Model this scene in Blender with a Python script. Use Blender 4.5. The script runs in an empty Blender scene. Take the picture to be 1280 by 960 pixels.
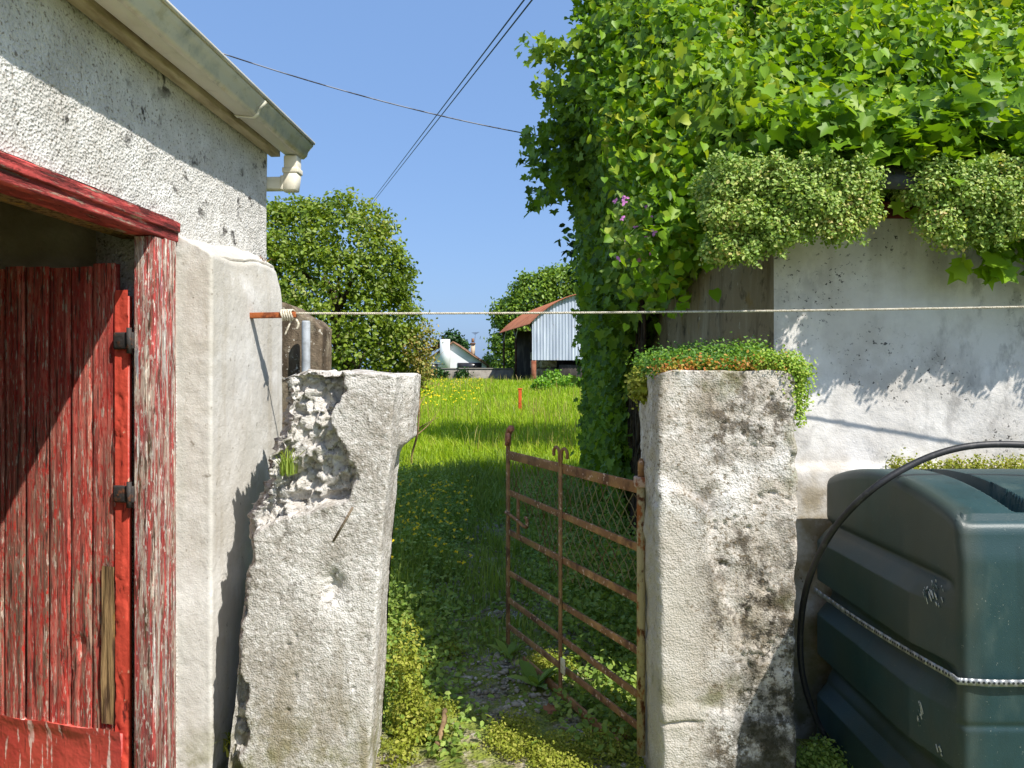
import bpy, bmesh, math, random
import numpy as np
from mathutils import Vector, Matrix

scn = bpy.context.scene
COL = scn.collection
CAMH = 1.55
F = 920.0
HOR = 465.0
R = np.random.default_rng(7)

def P3(px, py, d):
    """pixel of the 1280x960 photo at depth d -> world point"""
    return np.array([(px-640)/F*d, d, CAMH-(py-HOR)/F*d])

# ------------------------------------------------------------------ noise
def _h(ix, iy, iz, s):
    n = (ix*374761393 + iy*668265263 + iz*1274126177 + s*974634777) & 0xffffffff
    n = ((n ^ (n >> 13))*1103515245) & 0xffffffff
    n = ((n ^ (n >> 16))*2246822519) & 0xffffffff
    return ((n ^ (n >> 15)) & 0xffffff)/float(0xffffff)
def vnoise(P, s=0):
    P = np.asarray(P, float); I = np.floor(P).astype(np.int64); f = P-I
    f = f*f*(3-2*f); x, y, z = I.T; a, b, c = f.T; r = 0
    for dx in (0, 1):
        for dy in (0, 1):
            for dz in (0, 1):
                w = (a if dx else 1-a)*(b if dy else 1-b)*(c if dz else 1-c)
                r = r + w*_h(x+dx, y+dy, z+dz, s)
    return r
def fbm(P, s=0, o=4, k=.5):
    P = np.asarray(P, float); r = 0; a = 1; t = 0
    for i in range(o):
        r = r + a*vnoise(P*(2.03**i)+17.3*i, s+i); t += a; a *= k
    return r/t
def chips(P, k, s=0, tilt=.6):
    """faceted rubble: each cell of a Voronoi pattern is a flat facet with its own height and slope"""
    Q = np.asarray(P, float)*k; I = np.floor(Q).astype(np.int64); best = np.full(len(Q), 9.); out = np.zeros(len(Q))
    for dx in (-1, 0, 1):
        for dy in (-1, 0, 1):
            for dz in (-1, 0, 1):
                c_ = I+[dx, dy, dz]; h = [_h(c_[:, 0], c_[:, 1], c_[:, 2], s+i) for i in range(6)]
                o = Q-(c_+np.stack(h[:3], 1)); d = (o*o).sum(1)
                v = h[3]+tilt*(o[:, 0]*(h[4]-.5)+o[:, 2]*(h[5]-.5))*2; m = d < best; best = np.where(m, d, best); out = np.where(m, v, out)
    return out
def smooth(a, b, x):
    t = np.clip((x-a)/(b-a), 0, 1); return t*t*(3-2*t)

# ------------------------------------------------------------------ objects
WL = {}
def wl(o): return WL.get(o.name, np.zeros(3))
def tag(o, label=None, cat=None, group=None, kind=None):
    if label: o['label'] = label
    if cat: o['category'] = cat
    if group: o['group'] = group
    if kind: o['kind'] = kind
    return o
def empty(name, loc, label=None, cat=None, group=None):
    o = bpy.data.objects.new(name, None); COL.objects.link(o)
    o.empty_display_size = .2; o.location = tuple(loc); WL[o.name] = np.array(loc, float)
    return tag(o, label, cat, group)
def mesh(name, V, Fs, mat, parent=None, smooth_=False, org=None):
    """V (n,3) world coordinates, Fs list of (m,k) int arrays"""
    V = np.asarray(V, float)
    if not isinstance(Fs, (list, tuple)): Fs = [Fs]
    Fs = [np.asarray(f, np.int64) for f in Fs if len(f)]
    if org is None:
        org = np.array([(V[:, 0].min()+V[:, 0].max())/2, (V[:, 1].min()+V[:, 1].max())/2, V[:, 2].min()])
    org = np.asarray(org, float)
    me = bpy.data.meshes.new(name)
    me.vertices.add(len(V)); me.vertices.foreach_set('co', (V-org).astype(np.float32).ravel())
    nl = sum(f.size for f in Fs); npz = sum(len(f) for f in Fs)
    me.loops.add(nl); me.polygons.add(npz)
    me.loops.foreach_set('vertex_index', np.concatenate([f.ravel() for f in Fs]).astype(np.int32))
    tot = np.concatenate([np.full(len(f), f.shape[1]) for f in Fs])
    st = np.concatenate([[0], np.cumsum(tot)[:-1]])
    me.polygons.foreach_set('loop_start', st.astype(np.int32))
    me.polygons.foreach_set('loop_total', tot.astype(np.int32))
    me.update(calc_edges=True); me.validate()
    if smooth_: me.polygons.foreach_set('use_smooth', np.ones(len(me.polygons), bool))
    if mat: me.materials.append(mat)
    o = bpy.data.objects.new(name, me); COL.objects.link(o)
    WL[o.name] = org
    if parent is not None:
        o.parent = parent; o.location = tuple(org-wl(parent))
    else: o.location = tuple(org)
    return o
class MB:
    """collects pieces of one mesh"""
    def __init__(s): s.V = []; s.F = {}; s.n = 0
    def add(s, V, *Fs):
        V = np.asarray(V, float)
        for f in Fs:
            f = np.asarray(f, np.int64)
            if len(f): s.F.setdefault(f.shape[1], []).append(f+s.n)
        s.V.append(V); s.n += len(V); return s
    def box(s, x0, x1, y0, y1, z0, z1, bev=0.0, tf=None):
        if bev <= 0:
            V = np.array([[x, y, z] for z in (z0, z1) for y in (y0, y1) for x in (x0, x1)], float)
            Q = np.array([[0, 2, 3, 1], [4, 5, 7, 6], [0, 1, 5, 4], [2, 6, 7, 3], [0, 4, 6, 2], [1, 3, 7, 5]])
            if tf is not None: V = tf(V)
            return s.add(V, Q)
        bm = bmesh.new(); bmesh.ops.create_cube(bm, size=1)
        for v in bm.verts:
            v.co = Vector(((x0+x1)/2+v.co.x*(x1-x0), (y0+y1)/2+v.co.y*(y1-y0), (z0+z1)/2+v.co.z*(z1-z0)))
        bmesh.ops.bevel(bm, geom=bm.edges[:], offset=bev, segments=2, affect='EDGES', profile=.5)
        s.bm(bm, tf); return s
    def bm(s, bm, tf=None):
        bm.verts.ensure_lookup_table(); bm.verts.index_update()
        V = np.array([v.co[:] for v in bm.verts])
        if tf is not None: V = tf(V)
        d = {}
        for f in bm.faces: d.setdefault(len(f.verts), []).append([v.index for v in f.verts])
        s.add(V, *[np.array(x) for x in d.values()]); bm.free(); return s
    def tube(s, pts, rad, n=8, cap=True):
        V, Q, C = tube(pts, rad, n); s.add(V, Q)
        if cap:
            k = len(pts); s.F.setdefault(n, []).append(np.array([list(range(n))[::-1], list(range((k-1)*n, k*n))])+s.n-len(V))
        return s
    def beam(s, a, b, w, t, up=(0, 0, 1), bev=0.0):
        """rectangular bar from a to b, w along 'up', t across"""
        a = np.array(a, float); b = np.array(b, float); d = b-a; L = np.linalg.norm(d); d /= L
        u = np.array(up, float); u -= d*u.dot(d); u /= np.linalg.norm(u); c = np.cross(d, u)
        tf = lambda V: a+V[:, :1]*d+V[:, 1:2]*c+V[:, 2:3]*u
        return s.box(0, L, -t/2, t/2, -w/2, w/2, bev, tf)
    def build(s, name, mat, parent=None, smooth_=False, org=None):
        return mesh(name, np.concatenate(s.V), [np.concatenate(x) for x in s.F.values()], mat, parent, smooth_, org)
def tube(pts, rad, n=8):
    pts = np.asarray(pts, float); k = len(pts)
    rad = np.full(k, rad) if np.isscalar(rad) else np.asarray(rad, float)
    T = np.gradient(pts, axis=0); T /= np.linalg.norm(T, axis=1)[:, None]+1e-12
    u = np.array([0, 0, 1.]) if abs(T[0, 2]) < .9 else np.array([1., 0, 0])
    V = []; a = np.arange(n)/n*2*math.pi
    for i in range(k):
        u = u-T[i]*u.dot(T[i]); u /= np.linalg.norm(u); c = np.cross(T[i], u)
        V.append(pts[i]+rad[i]*(np.cos(a)[:, None]*u+np.sin(a)[:, None]*c))
    j = np.arange(n); j2 = (j+1) % n
    Q = np.concatenate([np.stack([i*n+j, i*n+j2, (i+1)*n+j2, (i+1)*n+j], 1) for i in range(k-1)])
    return np.concatenate(V), Q, None
def spline(pts, m=12):
    pts = [np.array(p, float) for p in pts]; out = []
    Q = [2*pts[0]-pts[1]]+pts+[2*pts[-1]-pts[-2]]
    for i in range(1, len(Q)-2):
        for t in np.arange(m)/m:
            a, b, c, d = Q[i-1:i+3]
            out.append(.5*(2*b+(c-a)*t+(2*a-5*b+4*c-d)*t*t+(3*b-a-3*c+d)*t**3))
    out.append(pts[-1]); return np.array(out)
def gridfaces(nu, nv):
    i, j = np.meshgrid(np.arange(nu-1), np.arange(nv-1), indexing='ij'); a = (i*nv+j).ravel()
    return np.stack([a, a+nv, a+nv+1, a+1], 1)

# ------------------------------------------------------------------ materials
def c(r, g, b):
    f = lambda v: (v/255/12.92) if v/255 < .04045 else ((v/255+.055)/1.055)**2.4
    return (f(r), f(g), f(b), 1)
def newmat(name):
    m = bpy.data.materials.new(name); m.use_nodes = True; nt = m.node_tree
    b = nt.nodes['Principled BSDF']; return m, nt, b
def lk(nt, a, b): nt.links.new(a, b)
def tex(nt, kind, co, scale, stretch=(1, 1, 1), detail=6, rough=.6, dist=0.0):
    mp = nt.nodes.new('ShaderNodeMapping'); mp.inputs['Scale'].default_value = stretch; lk(nt, co, mp.inputs['Vector'])
    if kind == 'voro':
        t = nt.nodes.new('ShaderNodeTexVoronoi'); t.inputs['Scale'].default_value = scale; o = t.outputs['Distance']
    elif kind == 'edge':
        t = nt.nodes.new('ShaderNodeTexVoronoi'); t.feature = 'DISTANCE_TO_EDGE'; t.inputs['Scale'].default_value = scale; o = t.outputs['Distance']
    elif kind == 'wave':
        t = nt.nodes.new('ShaderNodeTexWave'); t.inputs['Scale'].default_value = scale; t.inputs['Distortion'].default_value = dist
        t.inputs['Detail'].default_value = detail; o = t.outputs['Fac']
    else:
        t = nt.nodes.new('ShaderNodeTexNoise'); t.inputs['Scale'].default_value = scale; t.inputs['Detail'].default_value = detail
        t.inputs['Roughness'].default_value = rough; t.inputs['Distortion'].default_value = dist; o = t.outputs['Fac']
    lk(nt, mp.outputs[0], t.inputs['Vector']); return o
def rng_(nt, x, lo, hi, a=0., b=1.):
    r = nt.nodes.new('ShaderNodeMapRange'); r.inputs[1].default_value = lo; r.inputs[2].default_value = hi
    r.inputs[3].default_value = a; r.inputs[4].default_value = b; lk(nt, x, r.inputs[0]); return r.outputs[0]
def mul(nt, a, b):
    m = nt.nodes.new('ShaderNodeMath'); m.operation = 'MULTIPLY'; lk(nt, a, m.inputs[0])
    if isinstance(b, (int, float)): m.inputs[1].default_value = b
    else: lk(nt, b, m.inputs[1])
    return m.outputs[0]
def layered(name, base, layers=(), bumps=(), rough=.9, spec=.25, world=True, metal=0.):
    m, nt, b = newmat(name)
    if world: co = nt.nodes.new('ShaderNodeNewGeometry').outputs['Position']
    else: co = nt.nodes.new('ShaderNodeTexCoord').outputs['Object']
    rgb = nt.nodes.new('ShaderNodeRGB'); rgb.outputs[0].default_value = base; cur = rgb.outputs[0]
    sep = None
    for L in layers:
        f = tex(nt, L.get('k', 'noise'), co, L['s'], L.get('st', (1, 1, 1)), L.get('d', 6), L.get('r', .6), L.get('w', 0.))
        f = rng_(nt, f, L['lo'], L['hi'])
        if 'm' in L:   # second noise that breaks the layer into patches
            f = mul(nt, f, rng_(nt, tex(nt, 'noise', co, L['m'][0], (1, 1, 1), 4), L['m'][1], L['m'][2]))
        for ax, lo, hi in L.get('ax', ()):
            if sep is None: sep = nt.nodes.new('ShaderNodeSeparateXYZ'); lk(nt, co, sep.inputs[0])
            f = mul(nt, f, rng_(nt, sep.outputs[ax], lo, hi))
        f = mul(nt, f, L.get('f', 1.))
        mx = nt.nodes.new('ShaderNodeMixRGB'); lk(nt, f, mx.inputs[0]); lk(nt, cur, mx.inputs[1])
        mx.inputs[2].default_value = L['c']; cur = mx.outputs[0]
    lk(nt, cur, b.inputs['Base Color'])
    nrm = None
    for B in bumps:
        f = tex(nt, B.get('k', 'noise'), co, B['s'], B.get('st', (1, 1, 1)), B.get('d', 5), B.get('r', .6))
        if 'lo' in B: f = rng_(nt, f, B['lo'], B['hi'])
        bp = nt.nodes.new('ShaderNodeBump'); bp.inputs['Strength'].default_value = B.get('f', 1.); bp.inputs['Distance'].default_value = B['h']
        lk(nt, f, bp.inputs['Height'])
        if nrm is not None: lk(nt, nrm, bp.inputs['Normal'])
        nrm = bp.outputs[0]
    if nrm is not None: lk(nt, nrm, b.inputs['Normal'])
    b.inputs['Roughness'].default_value = rough; b.inputs['Specular IOR Level'].default_value = spec; b.inputs['Metallic'].default_value = metal
    return m
def leafmat(name, cols, trans=.35, rough=.45, spec=.4, tcol=None, nscale=1.2):
    """cols: list of (pos, colour) sampled by a random value per leaf"""
    m, nt, b = newmat(name)
    g = nt.nodes.new('ShaderNodeNewGeometry')
    n = tex(nt, 'noise', g.outputs['Position'], nscale, (1, 1, 1), 2)
    ad = nt.nodes.new('ShaderNodeMath'); ad.operation = 'MULTIPLY_ADD'; lk(nt, n, ad.inputs[0]); ad.inputs[1].default_value = .7
    sub = nt.nodes.new('ShaderNodeMath'); sub.operation = 'MULTIPLY_ADD'; lk(nt, g.outputs['Random Per Island'], sub.inputs[0]); sub.inputs[1].default_value = .75; sub.inputs[2].default_value = -.22
    lk(nt, sub.outputs[0], ad.inputs[2])
    cr = nt.nodes.new('ShaderNodeValToRGB'); e = cr.color_ramp.elements
    e[0].position, e[0].color = cols[0]; e[1].position, e[1].color = cols[-1]
    for p, q in cols[1:-1]: x = e.new(p); x.color = q
    lk(nt, ad.outputs[0], cr.inputs[0]); lk(nt, cr.outputs[0], b.inputs['Base Color'])
    b.inputs['Roughness'].default_value = rough; b.inputs['Specular IOR Level'].default_value = spec
    t = nt.nodes.new('ShaderNodeBsdfTranslucent'); hs = nt.nodes.new('ShaderNodeMixRGB'); hs.blend_type = 'MULTIPLY'
    hs.inputs[0].default_value = 1; lk(nt, cr.outputs[0], hs.inputs[1]); hs.inputs[2].default_value = tcol or (1.5, 1.35, .5, 1)
    lk(nt, hs.outputs[0], t.inputs['Color'])
    mx = nt.nodes.new('ShaderNodeMixShader'); mx.inputs[0].default_value = trans
    out = nt.nodes['Material Output']; lk(nt, b.outputs[0], mx.inputs[1]); lk(nt, t.outputs[0], mx.inputs[2]); lk(nt, mx.outputs[0], out.inputs['Surface'])
    return m

MAT = {}
MAT['dash'] = layered('roughcast', c(206, 203, 197), [
    dict(c=c(226, 224, 219), s=9, lo=.45, hi=.7), dict(c=c(150, 143, 132), s=3.5, lo=.55, hi=.8, f=.5),
    dict(c=c(118, 108, 94), s=85, lo=.56, hi=.66, d=3, f=.8), dict(c=c(172, 164, 150), s=2, st=(3, 3, .4), lo=.55, hi=.75, f=.4),
    dict(c=c(52, 48, 44), s=10, lo=.60, hi=.66, d=6, m=(1.9, .5, .6), f=.9)],
    [dict(s=5, h=.012, d=3), dict(s=75, h=.005, d=3, f=1.), dict(k='voro', s=110, h=.004)])
MAT['plaster'] = layered('lime_plaster', c(204, 201, 194), [
    dict(c=c(186, 180, 168), s=2.2, lo=.42, hi=.66, f=.8), dict(c=c(228, 226, 221), s=6, lo=.5, hi=.7, f=.7),
    dict(c=c(160, 148, 126), s=3, st=(4, 4, .35), lo=.56, hi=.74, f=.45), dict(c=c(120, 110, 95), s=34, lo=.68, hi=.74, d=2, f=.6),
    dict(c=c(122, 118, 70), s=9, lo=.45, hi=.6, ax=((2, .30, .02),), f=.8)],
    [dict(s=4, h=.004, d=3), dict(s=45, h=.003), dict(s=160, h=.0015)])
MAT['cast'] = layered('cast_concrete', c(196, 191, 183), [
    dict(c=c(218, 214, 208), s=5, lo=.42, hi=.62), dict(c=c(140, 131, 118), s=6, lo=.48, hi=.66, d=8, r=.7, f=.75),
    dict(c=c(104, 94, 80), s=70, lo=.56, hi=.66, d=3, f=.75), dict(c=c(88, 80, 68), s=17, lo=.58, hi=.68, d=5, r=.7, f=.6),
    dict(c=c(150, 142, 130), s=2.2, lo=.45, hi=.6, f=.5), dict(c=c(228, 225, 220), s=55, lo=.54, hi=.64, d=3, f=.6),
    dict(c=c(118, 116, 58), s=12, lo=.42, hi=.58, ax=((2, .42, .12),), f=.8),
    dict(c=c(136, 124, 100), s=4, st=(3, 3, .6), lo=.45, hi=.65, ax=((2, 1.0, .2),), f=.7)],
    [dict(s=30, h=.003, d=6), dict(k='voro', s=150, h=.0022), dict(s=260, h=.002)])
MAT['lichen'] = layered('lichened_concrete', c(194, 186, 175), [
    dict(c=c(222, 217, 210), s=7, lo=.46, hi=.6), dict(c=c(152, 136, 110), s=3.2, lo=.47, hi=.64, f=.5),
    dict(c=c(74, 64, 50), s=13, lo=.465, hi=.55, d=10, r=.76, f=.85, m=(2.6, .43, .54), ax=((0, .60, .72),)),
    dict(c=c(42, 37, 28), s=30, lo=.50, hi=.56, d=8, r=.75, f=.85, m=(2.4, .46, .55), ax=((0, .64, .74),)),
    dict(c=c(96, 98, 38), s=6, lo=.50, hi=.62, d=6, f=.6, m=(3.1, .48, .58)), dict(c=c(112, 98, 76), s=75, lo=.55, hi=.65, d=3, f=.8),
    dict(c=c(192, 185, 172), s=9, lo=.3, hi=.5, ax=((0, .70, .62), (2, 1.1, 1.0)), f=.75),
    dict(c=c(52, 50, 36), s=9, lo=.42, hi=.55, d=8, r=.7, ax=((2, .72, .40), (0, .66, .85)), f=.85)],  # last layer: darker towards the lower right
    [dict(s=24, h=.006, d=7, r=.68), dict(k='voro', s=140, h=.0022), dict(s=200, h=.002)])
MAT['whitewash'] = layered('whitewashed_wall', c(224, 220, 214), [
    dict(c=c(190, 184, 176), s=2.3, lo=.42, hi=.64, f=.8), dict(c=c(236, 233, 228), s=5, lo=.5, hi=.68, f=.6),
    dict(c=c(150, 140, 122), s=2.6, st=(3, 3, .35), lo=.54, hi=.72, ax=((2, 1.75, 2.2),), f=.75),
    dict(c=c(40, 40, 42), s=62, lo=.625, hi=.655, d=3, f=.9, m=(2.3, .50, .60)),
    dict(c=c(128, 124, 120), s=9, st=(1, 1, .5), lo=.50, hi=.62, d=8, r=.7, f=.6, m=(1.6, .42, .58)),
    dict(c=c(140, 122, 84), s=6, lo=.42, hi=.6, ax=((2, 1.35, .95),), f=.8), dict(c=c(98, 92, 50), s=5, lo=.4, hi=.6, ax=((2, 1.1, .5),), f=.8)],
    [dict(s=3, h=.014, d=3), dict(s=40, h=.003), dict(s=150, h=.0015)])
MAT['dirtywall'] = layered('stained_gable', c(150, 134, 108), [
    dict(c=c(186, 174, 152), s=2.2, st=(2, 2, .5), lo=.48, hi=.68, f=.8), dict(c=c(92, 78, 54), s=3.5, st=(2, 2, .4), lo=.5, hi=.7, f=.8),
    dict(c=c(52, 46, 34), s=9, lo=.56, hi=.68, d=7, f=.8), dict(c=c(150, 118, 40), s=6, lo=.6, hi=.72, f=.5),
    dict(c=c(205, 200, 190), s=14, lo=.64, hi=.7, f=.6)],
    [dict(s=6, h=.014), dict(s=40, h=.005), dict(s=150, h=.002)])
MAT['redwood'] = layered('flaking_red_paint', c(210, 88, 76), [
    dict(c=c(226, 128, 112), s=5, st=(3, 3, .5), lo=.42, hi=.66), dict(c=c(166, 54, 52), s=9, st=(3, 3, .4), lo=.48, hi=.66, f=.8),
    dict(c=c(172, 140, 118), s=14, st=(4, 4, .22), lo=.49, hi=.58, d=9, r=.7, ax=((2, 1.75, .85),)), dict(c=c(92, 66, 54), s=18, st=(4, 4, .16), lo=.57, hi=.63, d=8, r=.7, f=.8, ax=((2, 1.9, 1.0),)),
    dict(c=c(180, 150, 132), s=16, st=(4, 4, .25), lo=.575, hi=.62, d=8, r=.7, f=.8),
    dict(c=c(128, 102, 84), s=3.4, st=(5, 5, .10), lo=.50, hi=.56, d=9, r=.72, f=.85, ax=((2, 1.7, .7),)),
    dict(c=c(200, 58, 48), s=44, st=(2, 2, .5), lo=.535, hi=.575, d=6, r=.7, f=.9),
    dict(c=c(222, 200, 182), s=40, st=(3, 3, .4), lo=.59, hi=.62, d=6, f=.9), dict(c=c(60, 40, 34), s=30, st=(3, 3, .12), lo=.60, hi=.63, d=5, f=.9)],
    [dict(s=14, st=(4, 4, .22), h=.006, d=9, r=.7, lo=.44, hi=.58), dict(s=40, st=(4, 4, .3), h=.004), dict(s=140, h=.0015)], rough=.65, spec=.3)
MAT['redframe'] = layered('peeling_frame_paint', c(190, 88, 82), [
    dict(c=c(206, 186, 168), s=16, st=(4, 4, .22), lo=.47, hi=.55, d=9, r=.72), dict(c=c(146, 56, 56), s=14, st=(4, 4, .4), lo=.52, hi=.62, f=.7),
    dict(c=c(224, 220, 212), s=13, st=(5, 5, .22), lo=.555, hi=.60, d=9, r=.7, f=.95),
    dict(c=c(108, 86, 60), s=18, st=(4, 4, .2), lo=.57, hi=.63, d=8, r=.7), dict(c=c(118, 134, 146), s=9, st=(4, 4, .4), lo=.62, hi=.66, f=.6),
    dict(c=c(176, 64, 58), s=46, st=(2, 2, .45), lo=.56, hi=.60, d=7, r=.7, f=.8), dict(c=c(228, 220, 206), s=52, st=(2, 2, .5), lo=.57, hi=.60, d=6, f=.85), dict(c=c(84, 60, 44), s=34, st=(3, 3, .2), lo=.58, hi=.61, d=6, f=.9)],
    [dict(s=16, st=(4, 4, .22), h=.006, d=9, r=.72, lo=.44, hi=.58), dict(s=60, st=(3, 3, .3), h=.003)], rough=.7, spec=.25)
MAT['redlintel'] = layered('cracked_lintel_paint', c(206, 88, 84), [
    dict(c=c(182, 66, 64), s=8, st=(3, .5, 3), lo=.45, hi=.65), dict(c=c(196, 172, 150), s=22, st=(1, .3, 3), lo=.56, hi=.61, d=8, r=.7),
    dict(c=c(66, 32, 28), s=18, st=(1, .25, 3.2), lo=.55, hi=.60, d=8, r=.7, f=.9)],
    [dict(s=18, st=(1, .25, 3.2), h=-.012, d=8, r=.7, lo=.46, hi=.6), dict(s=60, h=.004)], rough=.65, spec=.3)
MAT['redsheet'] = layered('red_sheet_paint', c(188, 76, 64), [
    dict(c=c(160, 54, 50), s=4, lo=.5, hi=.7), dict(c=c(224, 196, 184), s=11, st=(3, 3, .4), lo=.60, hi=.63, d=8), dict(c=c(110, 44, 40), s=8, st=(4, 4, .3), lo=.62, hi=.65, d=6), dict(c=c(214, 92, 76), s=6, lo=.55, hi=.75, f=.6)],
    [dict(s=9, h=.012, d=3), dict(s=60, h=.002)], rough=.5, spec=.4)
MAT['barewood'] = layered('rotten_bare_wood', c(150, 122, 84), [
    dict(c=c(84, 62, 44), s=14, st=(5, 5, .3), lo=.48, hi=.6, d=8), dict(c=c(196, 150, 60), s=9, st=(3, 3, .5), lo=.58, hi=.68, f=.8)],
    [dict(s=20, st=(5, 5, .3), h=.01, d=8)], rough=.9)
MAT['interior'] = layered('shed_interior', c(226, 214, 194), [dict(c=c(176, 160, 136), s=2, lo=.4, hi=.65)], [dict(s=12, h=.02)])
MAT['pvc'] = layered('weathered_gutter', c(238, 231, 214), [
    dict(c=c(196, 186, 156), s=3, st=(1, 1, 3), lo=.5, hi=.7, f=.6), dict(c=c(168, 160, 132), s=8, lo=.6, hi=.75, f=.5)], [], rough=.45, spec=.4)
MAT['pvcstain'] = layered('stained_gutter_face', c(240, 234, 214), [
    dict(c=c(172, 176, 168), s=8, st=(1, 1, 1.5), lo=.48, hi=.66, f=.6), dict(c=c(186, 168, 96), s=6, st=(1, 1, 2), lo=.52, hi=.66, f=.6),
    dict(c=c(120, 122, 112), s=20, lo=.58, hi=.7, f=.5)], [dict(s=50, h=.001)], rough=.5, spec=.35)
MAT['fascia'] = layered('fascia_board', c(190, 176, 148), [dict(c=c(122, 104, 76), s=5, st=(3, .6, 3), lo=.45, hi=.65, f=.8), dict(c=c(66, 56, 44), s=9, st=(3, .5, 3), lo=.58, hi=.7, f=.7)], [dict(s=40, h=.002)])
MAT['slate'] = layered('slate', c(92, 92, 98), [dict(c=c(70, 68, 70), s=5, lo=.4, hi=.6)], [dict(s=20, h=.006)], rough=.6)
MAT['rust'] = layered('rusty_iron', c(146, 106, 72), [
    dict(c=c(176, 132, 86), s=12, lo=.48, hi=.62, d=6), dict(c=c(104, 72, 52), s=9, lo=.52, hi=.64, d=6), dict(c=c(214, 180, 156), s=42, lo=.61, hi=.66, d=3),
    dict(c=c(128, 112, 60), s=6, lo=.58, hi=.7, f=.6)], [dict(s=90, h=.002), dict(s=25, h=.002)], rough=.8, spec=.3)
MAT['rustpipe'] = layered('flaking_gate_pipe', c(178, 164, 128), [
    dict(c=c(146, 88, 46), s=14, st=(1, 1, .6), lo=.50, hi=.57, d=7, r=.7), dict(c=c(94, 54, 34), s=20, st=(1, 1, .6), lo=.57, hi=.63, d=6), dict(c=c(132, 132, 96), s=6, lo=.55, hi=.7, f=.6)],
    [dict(s=40, h=.003)], rough=.75)
MAT['barrust'] = layered('orange_rust', c(158, 88, 48), [dict(c=c(102, 54, 34), s=22, lo=.5, hi=.62, d=6), dict(c=c(206, 166, 120), s=30, lo=.63, hi=.68)], [dict(s=80, h=.002)], rough=.85)
MAT['paleiron'] = layered('worn_pale_iron', c(196, 168, 148), [dict(c=c(150, 92, 60), s=30, lo=.5, hi=.6)], [dict(s=60, h=.002)])
MAT['wire'] = layered('fence_wire', c(130, 122, 84), [dict(c=c(110, 70, 44), s=8, lo=.5, hi=.62)], [], rough=.6, spec=.4)
MAT['rope'] = layered('twisted_rope', c(216, 208, 190), [dict(c=c(160, 148, 122), s=160, st=(1, 1, .6), lo=.45, hi=.6, f=.8), dict(c=c(120, 104, 80), s=7, lo=.6, hi=.7, f=.5)], [])
MAT['cable'] = layered('cable', c(64, 72, 92), [], [], rough=.6)
MAT['palecable'] = layered('weathered_cable', c(140, 142, 150), [dict(c=c(60, 58, 60), s=4, lo=.5, hi=.6)], [], rough=.7)
MAT['hose'] = layered('black_hose', c(42, 42, 44), [dict(c=c(84, 82, 80), s=30, st=(1, 1, 1), lo=.55, hi=.7, f=.6)], [dict(s=90, h=.0008)], rough=.5, spec=.45)
MAT['tank'] = layered('green_polythene', c(30, 58, 61), [
    dict(c=c(42, 70, 72), s=2.5, lo=.42, hi=.7, f=.8), dict(c=c(92, 106, 98), s=6, st=(1, 1, .5), lo=.58, hi=.72, f=.35), dict(c=c(24, 46, 46), s=5, st=(3, 3, .5), lo=.5, hi=.7, f=.6),
    dict(c=c(132, 138, 128), s=120, lo=.70, hi=.74, d=2, f=.6), dict(c=c(74, 82, 60), s=3, lo=.5, hi=.7, ax=((0, 1.36, 1.25),), f=.5), dict(c=c(62, 66, 58), s=3, lo=.30, hi=.55, ax=((0, 1.36, 1.30),), f=.6)],  # end face tinted olive: dust, plus painted-in shade and wall reflection
    [dict(s=3, h=.006, d=2), dict(s=260, h=.0006)], rough=.45, spec=.5)
MAT['scuff'] = layered('scuffed_polythene', c(190, 190, 182), [dict(c=c(60, 82, 78), s=60, st=(1, 1, .5), lo=.5, hi=.56, d=5)], [], rough=.7)
MAT['steel'] = layered('galvanised_strap', c(164, 166, 166), [dict(c=c(120, 120, 118), s=20, lo=.5, hi=.65)], [], rough=.4, spec=.5, metal=.4)
MAT['hole'] = layered('strap_hole', c(40, 44, 44), [], [])
MAT['galv'] = layered('galvanised_pipe', c(176, 182, 188), [dict(c=c(140, 144, 146), s=14, lo=.45, hi=.65)], [], rough=.5, spec=.4)
MAT['post'] = layered('weathered_post', c(124, 110, 92), [dict(c=c(82, 70, 56), s=4, st=(2, 2, .6), lo=.45, hi=.62), dict(c=c(206, 200, 186), s=34, lo=.64, hi=.68, d=3), dict(c=c(150, 140, 120), s=9, lo=.56, hi=.7)], [dict(s=30, h=.006), dict(s=120, h=.003)])
MAT['brick'] = layered('old_red_brick', c(112, 52, 40), [dict(c=c(70, 34, 30), s=9, lo=.45, hi=.6)], [dict(s=30, h=.006)])
MAT['bark'] = layered('bark', c(92, 78, 60), [dict(c=c(54, 44, 34), s=8, st=(3, 3, .5), lo=.45, hi=.6)], [dict(s=20, st=(3, 3, .5), h=.02)])
MAT['stem'] = layered('dry_stem', c(150, 124, 92), [dict(c=c(92, 70, 48), s=10, lo=.45, hi=.6)], [])
MAT['ground'] = layered('lane_and_field', c(150, 142, 112), [
    dict(c=c(168, 160, 144), s=30, lo=.5, hi=.6, d=4), dict(c=c(78, 68, 54), s=14, lo=.52, hi=.62, d=6),
    dict(c=c(128, 138, 62), s=5, lo=.42, hi=.52, d=7), dict(c=c(118, 128, 40), s=11, lo=.52, hi=.62, d=5, f=.8),
    dict(c=c(86, 116, 28), s=.8, lo=.2, hi=.3, ax=((1, 7.5, 10),)), dict(c=c(112, 138, 30), s=1.1, lo=.45, hi=.65, ax=((1, 8, 11),), f=.8)],
    [dict(s=30, h=.02, d=6), dict(k='voro', s=55, h=.012)])
MAT['stone'] = layered('gravel', c(178, 168, 150), [dict(c=c(132, 122, 106), s=9, lo=.42, hi=.6), dict(c=c(212, 205, 192), s=14, lo=.54, hi=.66)], [dict(s=80, h=.004)])
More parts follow.
